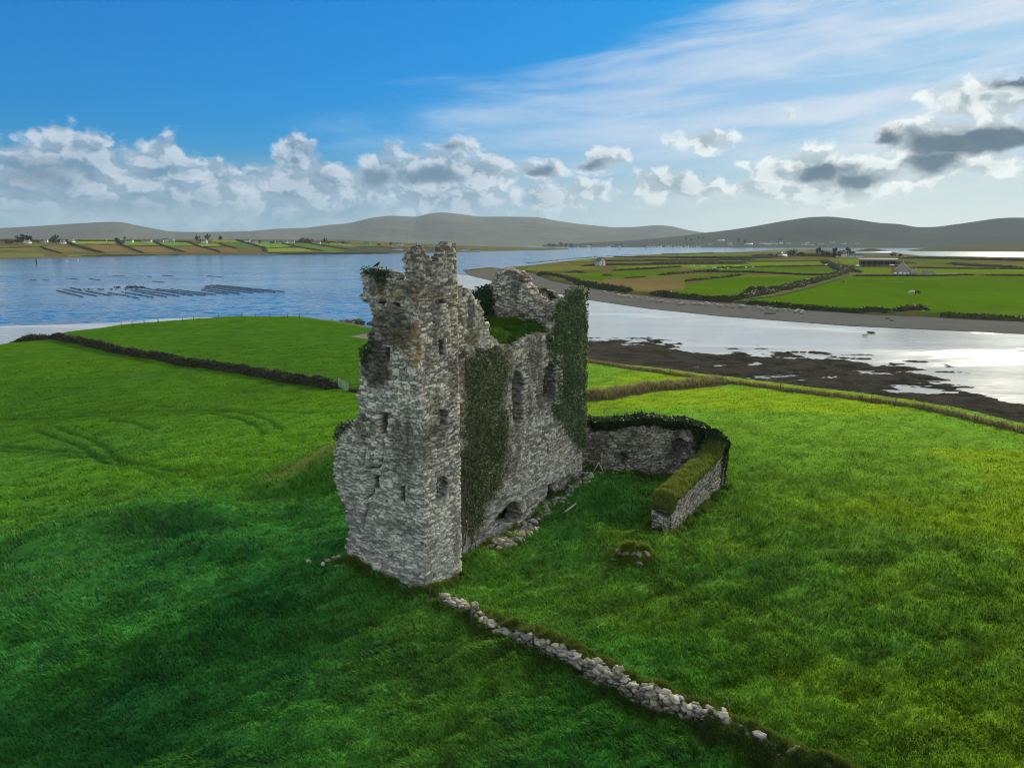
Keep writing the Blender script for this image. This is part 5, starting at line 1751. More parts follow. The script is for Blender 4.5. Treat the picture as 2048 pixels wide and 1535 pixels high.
ORD = ['first', 'second', 'third', 'fourth', 'fifth', 'sixth', 'seventh', 'eighth', 'ninth', 'tenth', 'eleventh', 'twelfth', 'thirteenth', 'fourteenth', 'fifteenth', 'sixteenth', 'seventeenth', 'eighteenth', 'nineteenth', 'twentieth',
       'twenty-first', 'twenty-second', 'twenty-third', 'twenty-fourth', 'twenty-fifth', 'twenty-sixth', 'twenty-seventh', 'twenty-eighth', 'twenty-ninth', 'thirtieth', 'thirty-first', 'thirty-second', 'thirty-third', 'thirty-fourth', 'thirty-fifth']
ft_list = sorted([(20, 484, 1.8, 1), (35, 483, 1.6, 3), (44, 480, 2.6, 0), (53, 479, 2.8, 1), (60, 480, 2.4, 3), (105, 482, 1.9, 0), (112, 481, 2.2, 2), (120, 482, 1.7, 3), (235, 482, 2.3, 3), (242, 484, 1.8, 1), (250, 476, 1.2, 2), (330, 477, 1.1, 0),
                  (395, 481, 2.3, 2), (403, 480, 1.6, 1), (416, 479, 2.4, 2), (440, 477, 1.9, 0), (520, 481, 1.2, 3), (545, 482, 1.2, 1), (600, 481, 1.9, 1), (607, 480, 1.9, 0), (615, 480, 1.8, 3), (622, 481, 1.6, 0), (650, 483, 1.9, 2), (657, 483, 1.5, 1), (685, 484, 1.4, 0), (757, 487, 1.5, 1), (782, 488, 1.6, 2)])
for i, (a, b, s_, k) in enumerate(ft_list):
    p = ft(a, b + 5)
    tree(k, p, s_ * 1.25, 'dark tree on the far shore skyline, %s from the left' % ORD[i], 'trees on the far shore skyline', far_h)
rt_list = sorted([(1582, 510, 1.5, 0), (1588, 509, 1.3, 2), (1600, 510, 1.2, 3), (1606, 511, 1.1, 0), (1636, 510, 1.7, 2), (1644, 511, 1.5, 0), (1655, 512, 1.5, 3), (1662, 511, 1.4, 1), (1669, 511, 1.7, 2), (1676, 512, 1.3, 0), (1688, 510, 1.5, 0), (1695, 509, 1.7, 2),
                  (1702, 510, 1.5, 3), (1556, 511, 1.1, 1), (1540, 512, 1.1, 1), (1786, 511, 1.1, 1), (1800, 512, 1.0, 3)])
for i, (a, b, s_, k) in enumerate(rt_list):
    p = rt(a, b + 3)
    tree(k, p, s_ * 1.35, 'dark windswept farm tree beyond the right fields, %s from the left' % ORD[i], 'trees round the farm beyond the right fields', right_h)
# wooded point of the harbour and wood along the village
hv = lambda px_, t_: RH(px_, t_)
for i, (a, t_, s_) in enumerate([(1100, .0, 4.5), (1108, .0, 5.2), (1120, .0, 4.5), (1130, .0, 5.0), (1142, .0, 4.2), (1160, .01, 3.2), (1180, .01, 3.4), (1232, .02, 4.0), (1240, .02, 3.6), (1290, .03, 3), (1370, .42, 4), (1380, .42, 4), (1396, .5, 4), (1404, .48, 3.5), (1478, .14, 5), (1490, .15, 5), (1560, .16, 4), (1565, .2, 4)]):
    q = hv(a, t_)
    tree(i % 4, (q[0], q[1]), s_, 'hazy dark tree on the village shore, %s from the left' % ORD[i], 'trees along the village shore', lambda x, y, z=q[2]: np.array(z))


# ------------------------------------------------------------------ houses
def house_parts(root, L, W, Hh, roofh, wall, roof, chim=1, wins=3, door=True, gablewin=False):
    mb = MB()
    x, y = L / 2, W / 2
    mb.add([(-x, -y, -.5), (x, -y, -.5), (x, y, -.5), (-x, y, -.5), (-x, -y, Hh), (x, -y, Hh), (x, y, Hh), (-x, y, Hh), (-x, 0, Hh + roofh - .1), (x, 0, Hh + roofh - .1)],
           [[0, 1, 5, 4], [2, 3, 7, 6]], [])
    mb.Q.append(np.array([[1, 2, 6, 5], [3, 0, 4, 7]])); mb.T.append(np.array([[5, 6, 9], [7, 4, 8]]))
    mb.build('wall', wall, root)
    r = MB(); e = .35
    s = roofh / y
    for sg in (-1, 1):
        r.add([(-x - .2, sg * (y + e), Hh - e * s), (x + .2, sg * (y + e), Hh - e * s), (x + .2, 0, Hh + roofh), (-x - .2, 0, Hh + roofh),
               (-x - .2, sg * (y + e), Hh - e * s + .18), (x + .2, sg * (y + e), Hh - e * s + .18), (x + .2, 0, Hh + roofh + .18), (-x - .2, 0, Hh + roofh + .18)],
              [[0, 1, 2, 3], [4, 7, 6, 5], [0, 4, 5, 1], [1, 5, 6, 2], [0, 3, 7, 4]])
    ro = r.build('roof', roof, root)
    for c in range(chim):
        m = MB(); cx_ = (-x + .6) if c == 0 else (x - .6)
        m.box(cx_, 0, Hh + roofh + .35, .8, .6, 1.4); m.box(cx_, 0, Hh + roofh + 1.1, .95, .75, .12)
        m.tube([(cx_ - .15, 0, Hh + roofh + 1.1), (cx_ - .15, 0, Hh + roofh + 1.5)], .11, 6)
        m.build('chimney', wall, ro)
    for k in range(wins):
        px_ = -x + L * (k + .5) / wins
        if door and k == wins // 2:
            m = MB(); m.box(px_, -y - .02, 1.0, .95, .08, 2.0); m.build('door', M['wood'], root)
        else:
            m = MB(); m.box(px_, -y - .015, 1.55, 1.1, .05, 1.2); w_ = m.build('window', M['glass'], root)
            m = MB(); m.box(px_, -y - .06, .92, 1.3, .12, .08); m.build('sill', wall, w_)
    if gablewin:
        for zz in (1.5, Hh + .6):
            m = MB(); m.box(x + .015, 0, zz, .05, 1.0, 1.2); m.build('window', M['glass'], root)


HP = {}
for nm, args in {'cottage': (13, 6.5, 2.8, 2.6, M['white'], M['slate'], 2, 3), 'bungalow': (20, 8, 2.8, 2.6, M['white'], M['slate'], 1, 5), 'two_storey': (11, 7, 5.2, 2.8, M['white'], M['slate'], 2, 3),
                 'grey': (14, 7, 3.2, 2.8, M['greywall'], M['slate'], 1, 3), 'shed': (22, 9, 3.6, 2.0, M['greywall'], M['tin'], 0, 0)}.items():
    root = thing('house' if nm != 'shed' else 'farm_shed', nm, 'house' if nm != 'shed' else 'shed')
    house_parts(root, *args, door=nm != 'shed')
    HP[nm] = [root, False]


def house(kind, p, rz, label, group=None, sc=1.0):
    src = HP[kind]
    if not src[1]:
        o = src[0]; o.location = p; o.rotation_euler = (0, 0, rz); o.scale = (sc,) * 3; o['label'] = label
        if group: o['group'] = group
        src[1] = True
        return o
    return dup(src[0], p, rz, label, group, sc)


FHL = [('cottage', 55, 483, 1.5, 'small white gable end among dark trees near the left end of the far shore'), ('cottage', 88, 481, .2, 'white cottage right of the dark trees at the left end of the far shore'), ('cottage', 126, 484, 1.5, 'white gable end half hidden by dark bushes on the far shore'),
       ('cottage', 143, 481, 1.45, 'tall white cottage gable at the head of the bushy far shore hedge'), ('bungalow', 256, 481, .1, 'long white house with lit gable on the far shore, right of the round bush'), ('bungalow', 293, 481, .05, 'low white bungalow in the middle of the far shore cottage row'),
       ('grey', 320, 481, .1, 'low pale house between the bungalow and the blue-white gabled house'), ('two_storey', 334, 480, .5, 'white gabled house with blue-white walls at the end of the middle far shore row'), ('grey', 344, 480, 1.2, 'small white-gabled house right beside the blue-white one'),
       ('two_storey', 409, 483, .1, 'big grey farmhouse between two dark trees on the far shore'), ('two_storey', 495, 482, .1, 'white two-storey house with dark slate roof on the far shore'), ('cottage', 509, 482, .4, 'bright white cottage just right of the slate-roofed far shore house'),
       ('bungalow', 529, 482, .1, 'white bungalow with dark roof below a low tree clump on the far shore'), ('grey', 545, 482, .1, 'dark roofed house left of the twin white gables on the far shore'), ('cottage', 562, 483, .5, 'left one of the twin white gabled houses on the far shore'),
       ('cottage', 570, 483, .6, 'right one of the twin white gabled houses on the far shore'), ('bungalow', 580, 482, .1, 'long grey-roofed house right of the twin white gables'), ('bungalow', 632, 484, .1, 'long white house right of the far shore pine clump'),
       ('cottage', 678, 485, .2, 'white house at the right end of the far shore cottage row'), ('grey', 697, 485, .2, 'small pale house last in the far shore cottage row')]
for k, a, b, rz, lab in FHL:
    p = ft(a, b + 3.5)
    house(k, p, rz, lab, 'houses along the far shore ridge', 1.0)
for k, a, b, rz, lab in (('bungalow', 797, 488, .1, 'pale blue-white house on the far point directly left of the tower top'), ('bungalow', 795, 498, .1, 'low blue-white house by the water left of the tower top'), ('grey', 734, 487, .1, 'small white house on the far point, left of the blue-white one'),
                         ('cottage', 865, 490, .2, 'pale house on the far point showing through the tower\'s broken top'), ('bungalow', 928, 499, .1, 'pale blue house on the far point just right of the tower top'), ('cottage', 955, 500, .2, 'tiny white house further along the far point')):
    p = ft(a, b + 2)
    house(k, p, rz, lab, 'houses on the far point', 1.1)
for i, (a, b, h_) in enumerate(((91, 480, 9), (214, 480, 9), (305, 480, 9), (349, 480, 9))):
    p = ft(a, b + 8)
    mb = MB(); mb.tube([(0, 0, -.5), (0, 0, h_)], [.45, .38], 6); mb.box(0, 0, h_ - .8, 3, .4, .3)
    o = mb.build('telegraph_pole', M['tin'], None); o.location = p
    tag(o, 'pale telegraph pole standing on the far shore fields, %s from the left' % ORD[i], 'pole', 'telegraph poles on the far shore')

# village on the hill side across the channel (pixel column, fraction up the slope)
VIL = [(1150, .004, 'bungalow'), (1168, .004, 'grey'), (1176, .006, 'shed'), (1205, .006, 'bungalow'), (1216, .008, 'two_storey'), (1236, .004, 'cottage'), (1238, .012, 'cottage'), (1296, .01, 'two_storey'), (1302, .012, 'two_storey'), (1310, .008, 'two_storey'), (1318, .01, 'two_storey'), (1334, .02, 'two_storey'),
       (1340, .012, 'two_storey'), (1352, .01, 'two_storey'), (1360, .015, 'two_storey'), (1374, .014, 'two_storey'), (1384, .03, 'grey'), (1396, .01, 'two_storey'), (1440, .30, 'shed'), (1420, .16, 'cottage'), (1460, .14, 'two_storey'), (1462, .10, 'cottage'), (1498, .10, 'shed'), (1526, .14, 'bungalow'), (1534, .10, 'shed'), (1550, .14, 'bungalow'),
       (1564, .14, 'two_storey'), (1580, .15, 'cottage'), (1610, .10, 'cottage'), (1616, .13, 'cottage'), (1624, .09, 'bungalow'), (1644, .11, 'cottage'), (1668, .15, 'cottage'), (1690, .11, 'cottage'), (1718, .13, 'cottage')]
for i, (a, t_, k) in enumerate(VIL):
    q = hv(a, t_)
    near_ = 'low on the shore' if t_ < .05 else 'up the slope'
    house(k, q, rng.uniform(-.4, .4) - math.atan2(q[0], q[1]), 'pale hazy building %s of the village hill, %s from the left' % (near_, ORD[i]), 'buildings of the village across the channel', 1.5)

# farm right
pw = rt(1200, 531)
r = thing('house', 'small white gabled house alone on the heath above the beach', 'house', pw, math.radians(-62))
house_parts(r, 8.0, 6.5, 3.9, 3.4, M['white'], M['slate'], 1, 2, True, True)
pw = rt(1683, 514.5)
r = thing('house', 'white two-storey farmhouse half hidden by dark trees beyond the fields', 'house', pw, -.3)
house_parts(r, 12, 8, 5, 3.0, M['white'], M['slate'], 2, 3)
pw = rt(1558, 511.5)
house('cottage', pw, .4, 'white gabled cottage left of the farm trees beyond the right fields', None, 1.0)
pw = rt(1564, 514.5)
house('shed', pw, .1, 'long pale shed in front of the white cottage left of the farm trees', None, .6)
pw = rt(1745, 510.5)
o = house('shed', pw, -.25, 'long pale-roofed shed just below the low island', None, 2.3); o.scale = (2.4, 1.6, 1.0)
pw = rt(1710, 514.2)
house('bungalow', pw, -.3, 'low pale farm building right of the white farmhouse', None, .9)
# long dark open barn
pw = rt(1755, 531)
r = thing('barn', 'long dark open-fronted barn with a low pitched roof at the crossroads', 'barn', pw, -.42)
mb = MB(); mb.box(0, 3.9, 2.2, 30, .25, 4.6); mb.box(-14.9, 0, 2.2, .25, 8, 4.6); mb.box(14.9, 0, 2.2, .25, 8, 4.6); mb.box(0, -3.8, .5, 29.5, .25, 1.2); mb.build('wall', M['wood'], r)
mb = MB(); mb.add([(-15.6, -4.7, 4.1), (15.6, -4.7, 4.1), (15.6, 0, 6.3), (-15.6, 0, 6.3), (15.6, 4.7, 4.1), (-15.6, 4.7, 4.1), (-15.6, -4.7, 4.3), (15.6, -4.7, 4.3), (15.6, 0, 6.5), (-15.6, 0, 6.5), (15.6, 4.7, 4.3), (-15.6, 4.7, 4.3)],
                  [[0, 1, 2, 3], [3, 2, 4, 5], [6, 9, 8, 7], [9, 11, 10, 8], [0, 6, 7, 1], [5, 4, 10, 11]]); mb.build('roof', M['slate'], r)
for k in range(7):
    mb = MB(); mb.box(-14.2 + k * 4.73, -3.9, 2.1, .3, .3, 4.3); mb.build('post', M['palewood'], r)
# stone house
pw = rt(1804, 549)
r = thing('house', 'roofless-looking grey stone house with a steep gable by the right field', 'stone house', pw, math.radians(62))
house_parts(r, 11, 8.0, 3.3, 4.2, M['greywall'], M['greywall'], 1, 0, False)
mb = MB(); mb.box(-5.53, .8, 1.4, .06, .7, 1.3); mb.build('window', M['white'], r)
mb = MB(); mb.box(-3.0, -6.2, 1.5, 5, 4.4, 3.6); mb.box(-3.0, -6.2, 3.38, 5.4, 4.8, .16); mb.box(-3, -7.6, 4.2, .7, .7, 1.6); mb.build('lean_to', M['greywall'], r)
pw = rt(1855, 551)
r = thing('shed', 'small pale block shed with a sloping tin roof right of the stone house', 'shed', pw, .25)
mb = MB(); mb.add([(-2.6, -2, -.4), (2.6, -2, -.4), (2.6, 2, -.4), (-2.6, 2, -.4), (-2.6, -2, 3.0), (2.6, -2, 2.2), (2.6, 2, 2.2), (-2.6, 2, 3.0)], [[0, 1, 5, 4], [1, 2, 6, 5], [2, 3, 7, 6], [3, 0, 4, 7]]); mb.build('wall', M['greywall'], r)
mb = MB(); mb.add([(-2.9, -2.3, 3.08), (2.9, -2.3, 2.18), (2.9, 2.3, 2.18), (-2.9, 2.3, 3.08), (-2.9, -2.3, 3.2), (2.9, -2.3, 2.3), (2.9, 2.3, 2.3), (-2.9, 2.3, 3.2)], [[0, 1, 2, 3], [4, 7, 6, 5], [0, 4, 5, 1], [2, 6, 7, 3], [1, 5, 6, 2], [0, 3, 7, 4]]); mb.build('roof', M['tin'], r)
pw = rt(1886, 551)
r = thing('field_wall', 'low grey stone wall stretching right from the pale shed', 'stone wall', pw, -.02)
mb = MB(); mb.box(0, 0, .5, 17, .8, 1.5); mb.box(0, 0, 1.3, 17.2, .6, .2); mb.build('coping', M['greywall'], r)
for i, a in enumerate((1787, 1797, 1806, 1813, 1819, 1826)):
    pw = rt(a, 549.5)
    mb = MB(); th = np.linspace(0, 2 * math.pi, 15)[:-1]
    V = [(-.75, 0, .65), (.75, 0, .65)] + [(-.75, math.cos(t) * .62, .65 + math.sin(t) * .62) for t in th] + [(-.65, math.cos(t) * .7, .65 + math.sin(t) * .7) for t in th] + [(.65, math.cos(t) * .7, .65 + math.sin(t) * .7) for t in th] + [(.75, math.cos(t) * .62, .65 + math.sin(t) * .62) for t in th]
    n_ = 14; Q = []; T = []
    for q in range(3):
        for k in range(n_):
            Q.append([2 + q * n_ + k, 2 + q * n_ + (k + 1) % n_, 2 + (q + 1) * n_ + (k + 1) % n_, 2 + (q + 1) * n_ + k])
    T = [[0, 2 + (k + 1) % n_, 2 + k] for k in range(n_)] + [[1, 2 + 3 * n_ + k, 2 + 3 * n_ + (k + 1) % n_] for k in range(n_)]
    mb.add(V, Q, T); o = mb.build('wrapped_bale', M['bale'], None, True); o.location = (pw[0], pw[1] - 2, pw[2] + .3); o.rotation_euler = (0, 0, .2 * i)
    tag(o, 'white wrapped bale below the stone house, %s from the left' % ORD[i], 'bale', 'white bales in front of the stone house')


def car(p, rz, label):
    r = thing('parked_car', label, 'car', p, rz, 'cars at the farm crossroads')
    mb = MB(); mb.box(0, 0, .62, 4.2, 1.75, .62); mb.add([(-1.6, -.8, .93), (1.3, -.8, .93), (1.3, .8, .93), (-1.6, .8, .93), (-1.1, -.66, 1.5), (.6, -.66, 1.5), (.6, .66, 1.5), (-1.1, .66, 1.5)], [[0, 1, 5, 4], [1, 2, 6, 5], [2, 3, 7, 6], [3, 0, 4, 7], [4, 5, 6, 7]])
    mb.build('body', M['bale'], r)
    for sx in (-1.35, 1.35):
        for sy in (-.8, .8):
            m = MB(); m.tube([(sx, sy - .1, .33), (sx, sy + .1, .33)], .33, 12); m.build('wheel', M['oyster'], r)


car(rt(1715, 533), .2, 'pale car parked by the left end of the dark barn')
car(rt(1784, 532), -.6, 'pale vehicle parked at the right end of the dark barn')
car(rt(1655, 531), .1, 'pale car on the lane left of the crossroads hedge')


# ------------------------------------------------------------------ animals
def skin_body(name, label, cat, joints, edges, radii, mat, loc, rz, scale=1.0, group=None):
    me = bpy.data.meshes.new(name)
    me.from_pydata([tuple(j) for j in joints], edges, [])
    me.materials.append(mat)
    o = bpy.data.objects.new(name, me); COL.objects.link(o)
    md = o.modifiers.new('skin', 'SKIN')
    if not me.skin_vertices:
        bpy.context.view_layer.objects.active = o
    for i, rr in enumerate(radii):
        me.skin_vertices[0].data[i].radius = rr if isinstance(rr, tuple) else (rr, rr)
    me.skin_vertices[0].data[0].use_root = True
    o.modifiers.new('sub', 'SUBSURF').levels = 1
    o.modifiers['sub'].render_levels = 1
    o.location = loc; o.rotation_euler = (0, 0, rz); o.scale = (scale,) * 3
    return tag(o, label, cat, group)


SHJ = [(0, 0, .62), (.38, 0, .64), (-.40, 0, .62), (.58, 0, .70), (.76, 0, .52), (.88, 0, .38), (.36, .13, .34), (.34, .13, .02), (.36, -.13, .34), (.38, -.13, .02), (-.38, .14, .40), (-.44, .14, .22), (-.40, .14, .02), (-.38, -.14, .40), (-.44, -.14, .22), (-.42, -.14, .02), (-.58, 0, .6), (-.62, 0, .42)]
SHE = [(0, 1), (0, 2), (1, 3), (3, 4), (4, 5), (1, 6), (6, 7), (1, 8), (8, 9), (2, 10), (10, 11), (11, 12), (2, 13), (13, 14), (14, 15), (2, 16), (16, 17)]
SHR = [.27, .25, .26, .13, .11, .06, .07, .04, .07, .04, .10, .05, .04, .10, .05, .04, .07, .03]
shp = None
for i, (a, b) in enumerate(z5([(1645, 385), (1663, 386), (1718, 387), (1738, 388), (1795, 402), (1808, 400), (1850, 408), (1872, 391), (1897, 403), (1968, 393), (2022, 397)]) + z6([(85, 392), (150, 396), (195, 396)])):
    p = rt(a, b)
    rz = rng.uniform(-.5, .5) + (math.pi if i % 3 == 0 else 0)
    lab = 'white sheep grazing in the narrow pasture across the beach, %s from the left' % ORD[i]
    if shp is None:
        shp = skin_body('sheep', lab, 'sheep', SHJ, SHE, SHR, M['wool'], p, rz, 1.5, 'sheep grazing in the narrow pasture')
    else:
        dup(shp, p, rz, lab, scale=1.5)
CWJ = [(0, 0, 1.0), (.6, 0, 1.05), (-.62, 0, 1.05), (.95, 0, 1.0), (1.22, 0, .62), (1.42, 0, .30), (.58, .2, .58), (.58, .2, .03), (.58, -.2, .58), (.64, -.2, .03), (-.62, .22, .68), (-.74, .22, .42), (-.66, .22, .03), (-.62, -.22, .68), (-.74, -.22, .42), (-.7, -.22, .03), (-.9, 0, 1.1), (-.98, 0, .5)]
CWR = [.42, .38, .38, .20, .17, .11, .12, .07, .12, .07, .17, .08, .07, .17, .08, .07, .07, .03]
p = rt(1824, 588)
skin_body('cow', 'pale cow standing beside a brown one in the big right field', 'cow', CWJ, SHE, CWR, M['wool'], p, math.pi * .95, 1.15)
p = rt(1834, 588.5)
skin_body('cow', 'brown cow standing beside the pale one in the big right field', 'cow', CWJ, SHE, CWR, M['browncow'], p, .15, 1.15)
p = rt(1687, 565)
skin_body('cow', 'small dark calf alone near the lane in the big right field', 'cow', CWJ, SHE, CWR, M['crow'], p, 1.3, .8)
# crow on the tower
u, v = plane_uv(739, 537, C0, -D2)
pt = C0 - D2 * u + D1 * .5
BJ = [(0, 0, .20), (.09, 0, .26), (.14, 0, .35), (.21, 0, .355), (-.12, 0, .15), (-.27, 0, .07), (.01, .03, .11), (.02, .03, 0.0), (.01, -.03, .11), (.02, -.03, 0.0)]
BE = [(0, 1), (1, 2), (2, 3), (0, 4), (4, 5), (0, 6), (6, 7), (0, 8), (8, 9)]
skin_body('crow', 'black crow perched on the left broken top of the tower', 'bird', BJ, BE, [.085, .075, .05, .016, .06, .02, .018, .01, .018, .01], M['crow'], (pt[0], pt[1], v + .02), -.3, .75)

# ------------------------------------------------------------------ posts, gate, timber
def post(p, h, label, group, r_=.045, mat=None, lean=0.0):
    mb = MB(); mb.tube([(0, 0, -.3), (lean * .5, 0, h * .5), (lean, .01, h)], [r_, r_, r_ * .85], 7)
    o = mb.build('fence_post', mat or M['rust'], None); o.location = p
    return tag(o, label, 'fence post', group)


for (a, b, h_, lab) in ((860, 1203, 1.0, 'rusty iron post against the tower corner at the head of the stone wall'), (941, 1246, 1.15, 'thin rusty iron post beside the stone wall just below the tower'), (1065, 1292, .95, 'thick dark post standing behind the pale top stones of the wall'), (1450, 1440, .85, 'dark post at the end of the stonework where the wall turns to turf bank')):
    p = gnd(a, b, 0.1); p = gnd(a, b, float(near_h(*p)))
    post((p[0], p[1], float(near_h(*p))), h_, lab, 'old posts along the foreground stone wall', .04, None, .04)
for i, (a, b) in enumerate(((243, 653), (265, 651), (289, 648), (317, 645), (365, 641), (388, 639), (438, 636), (484, 633.5), (512, 633), (540, 632.6), (575, 632.6), (599, 633))):
    p = nh(a, b + 3)
    post((p[0], p[1], float(near_h(p[0], p[1]))), 1.3, 'thin fence post on the left shore crest, %s from the left' % ORD[i], 'fence posts along the left shore crest', .09, M['wood'])
for i, (a, b) in enumerate(((1196, 728), (1208, 731), (1218, 733), (1226, 733), (1340, 748), (1426, 760), (1560, 781), (1742, 804), (1790, 811), (1948, 842))):
    p = nh(a, b)
    post((p[0], p[1], float(near_h(p[0], p[1]))), 1.0, 'grey fence post on the bank above the seaweed shore, %s from the left' % ORD[i], 'fence posts above the seaweed shore', .06, M['wood'], .05)
p0 = nh(677, 777); p1 = nh(699, 784)
dv = np.array(p1[:2]) - np.array(p0[:2]); Lg = np.linalg.norm(dv); az_ = math.atan2(dv[1], dv[0])
gt = thing('field_gate', 'grey metal barred gate closing the gap at the end of the long hedge', 'gate', (p0[0], p0[1], float(near_h(p0[0], p0[1]))), az_)
mb = MB()
for z in (.25, .5, .75, 1.0, 1.25):
    mb.tube([(0, 0, z), (Lg, 0, z)], .03, 6)
for x_ in (0.05, Lg * .5, Lg - .05):
    mb.tube([(x_, 0, .2), (x_, 0, 1.3)], .03, 6)
mb.tube([(0, 0, .25), (Lg, 0, 1.25)], .025, 6)
mb.build('bars', M['steel'], gt)
for x_ in (-.12, Lg + .12):
    mb = MB(); mb.tube([(x_, 0, -.3), (x_, 0, 1.5)], .09, 8); mb.build('gate_post', M['wood'], gt)
a_ = gnd(1129, 1026, .6); b_ = gnd(1152, 1014, .6)
mb = MB(); za = float(near_h(*a_)); zb_ = float(near_h(*b_)); mb.tube([(*a_, za + .22), (*b_, zb_ + .25)], [.07, .05], 6)
o = mb.build('plank', M['palewood'], None); tag(o, 'bleached plank lying in the grass before the hall wall', 'plank')
q = gnd(1197, 943, 1.1); zq = float(near_h(*q))
mb = MB(); mb.tube([(q[0] - .5, q[1], zq), (q[0] + .02, q[1], zq + 1.0)], .035, 6); mb.tube([(q[0] + .45, q[1] - .3, zq), (q[0], q[1], zq + 1.0)], .035, 6); mb.tube([(q[0] - .03, q[1] + .02, zq + 1.0), (q[0] + .3, q[1] + .05, zq + .25)], .03, 6)
o = mb.build('timber_prop', M['palewood'], None); tag(o, 'leaning timber poles propped together by the pale stones at the courtyard entrance', 'timber')
q = gnd(1201, 940, 1.1)
post((q[0] + .1, q[1] + .2, float(near_h(q[0], q[1]))), 1.5, 'upright pale stick behind the leaning poles at the courtyard entrance', None, .03, M['palewood'])

# ------------------------------------------------------------------ oyster trestles, rocks, buoys
OY = [((330, 467), (485, 505)), ((375, 462), (565, 500)), ((410, 450), (478, 468)), ((500, 470), (645, 497)), ((632, 480), (810, 512)), ((710, 475), (895, 508)), ((757, 465), (975, 505)), ((790, 460), (1052, 501)), ((845, 455), (1127, 497)), ((915, 458), (1200, 495)), ((1000, 460), (1265, 492)),
      ((1180, 465), (1335, 488)), ((1190, 455), (1405, 487)), ((1200, 447), (1480, 483)), ((1205, 440), (1545, 480)), ((1230, 437), (1610, 478)), ((1265, 436), (1665, 475)), ((390, 398), (455, 402)), ((175, 405), (215, 409)), ((250, 407), (285, 409)), ((660, 383), (730, 386)), ((860, 385), (890, 388)), ((1210, 384), (1300, 390)), ((890, 415), (960, 420)), ((520, 400), (590, 408)), ((950, 380), (1010, 384))]
for i, (pa, pb) in enumerate(OY):
    A = np.array(gnd(pa[0] * .3418, 420 + pa[1] * .3418, SEA + .25)); B = np.array(gnd(pb[0] * .3418, 420 + pb[1] * .3418, SEA + .25))
    d = B - A; L = np.linalg.norm(d); yaw = math.atan2(d[1], d[0])
    far_ = i > 16
    r = thing('oyster_trestle', '', 'oyster trestle', (A[0], A[1], SEA), yaw, 'oyster trestle rows standing in the bay')
    r['label'] = ('faint') if far_ else 'dark oyster trestle row in the bay, %s counted from the left' % ORD[i]
    n = max(int(L / 1.1), 3)
    mb = MB()
    for k in range(n):
        if hsh(k, i, 77) < .10 and not far_:
            continue
        mb.box((k + .5) * L / n, .1 * (hsh(k, i, 78) - .5), .20 + .06 * hsh(k, i, 79), L / n * .95, (.5 if not far_ else .4), .10 + .08 * hsh(k, i, 80), .15 * (hsh(k, i, 81) - .5))
    mb.build('bags', M['oyster'], r)
    mb = MB()
    for k in range(0, n + 1, 3):
        for sy in (-.35, .35):
            mb.box(min(k * L / n, L - .1), sy * .8, -.2, .06, .06, .6)
    mb.box(L / 2, -.3, .1, L, .05, .05); mb.box(L / 2, .3, .1, L, .05, .05)
    mb.build('frame', M['rust'], r)
fl = sorted([(OY[i][0][0], i) for i in range(17, len(OY))])
LBL = ['leftmost faint short trestle row in the farther water', 'second faint short trestle row in the farther water, near the left edge', 'third faint trestle row from the left in the farther water', 'faint trestle row in farther water above the left trestle group', 'faint farther trestle row just left of the frame quarter mark',
       'faint farther trestle row above the middle trestles', 'faint trestle row midway between the rocky islet and the far shore', 'faint farther trestle row behind the long right group', 'rightmost faint short trestle row in the farther water']
tr = [o for o in COL.objects if o.name.startswith('oyster_trestle')]
tr = sorted(tr, key=lambda o: (len(o.name), o.name))
for q_, (_, i) in enumerate(fl):
    tr[i]['label'] = LBL[q_]


def rockpile(name, label, px, py, z, n, spread, smin, smax, lo=.15, hi=.45, cat='rock', hf=None, kind=None):
    c = gnd(px, py, z)
    it = [((c[0] + rng.normal(0, spread[0]), c[1] + rng.normal(0, spread[1]), z + rng.uniform(-.1, .25)), np.array([1, .8, .6]) * rng.uniform(smin, smax), rng.uniform(0, 6), rng.normal(0, .2), rng.normal(0, .2), GREY * .65 * rng.uniform(lo, hi) * np.array([.95, .95, .85])) for _ in range(n)]
    return tag(stone_pile(name, it, M['stone']), label, cat, kind=kind)


rockpile('rocks', 'dark rocky islet amid the oyster trestles in the bay', 262, 574.5, SEA, 40, (4.0, 1.5), .5, 1.4, .12, .3, 'rocks', kind='stuff')
rockpile('rocks', 'thin line of low rocks left of the rocky islet', 200, 578.5, SEA, 24, (6, 1.2), .3, .7, .12, .3, 'rocks', kind='stuff')
rockpile('rocks', 'dark rocks at the tip of the left field by the castle', 678, 645, SEA + .3, 40, (3.5, 3.0), .4, 1.3, .2, .5, 'rocks', kind='stuff')
for a, b, s_, lab in ((1536, 627, 2.3, 'dark rock on the damp sand below the diagonal hedge'), (1548, 627, 1.6, 'smaller dark rock right of the one below the diagonal hedge'), (1775, 637, 1.3, 'small dark rock on the sand below the scrub mound'), (1783, 641, 1.2, 'second small rock on the sand just below the first'),
                      (1182, 676, 1.0, 'lone dark rock at the castle-side edge of the tidal flat'), (1590, 704, 1.6, 'dark rock at the outer tip of the seaweed'), (1606, 704.5, 1.3, 'rock touching the right side of the outermost seaweed rock'), (1742, 665, 1.8, 'dark rock out on the shining wet sand'), (1730, 671, 1.3, 'flat dark rock nearer than the one on the shining sand')):
    c = gnd(a, b, SEA + .2)
    P, Q = ROCKS[int(rng.integers(0, 10))]
    mm = [((c[0], c[1], SEA + .3), np.array([s_ * .5, s_ * .3, s_ * .2]), rng.uniform(-.4, .4), 0, 0, GREY * .13)]
    tag(stone_pile('beach_rock', mm, M['stone']), lab, 'rock')
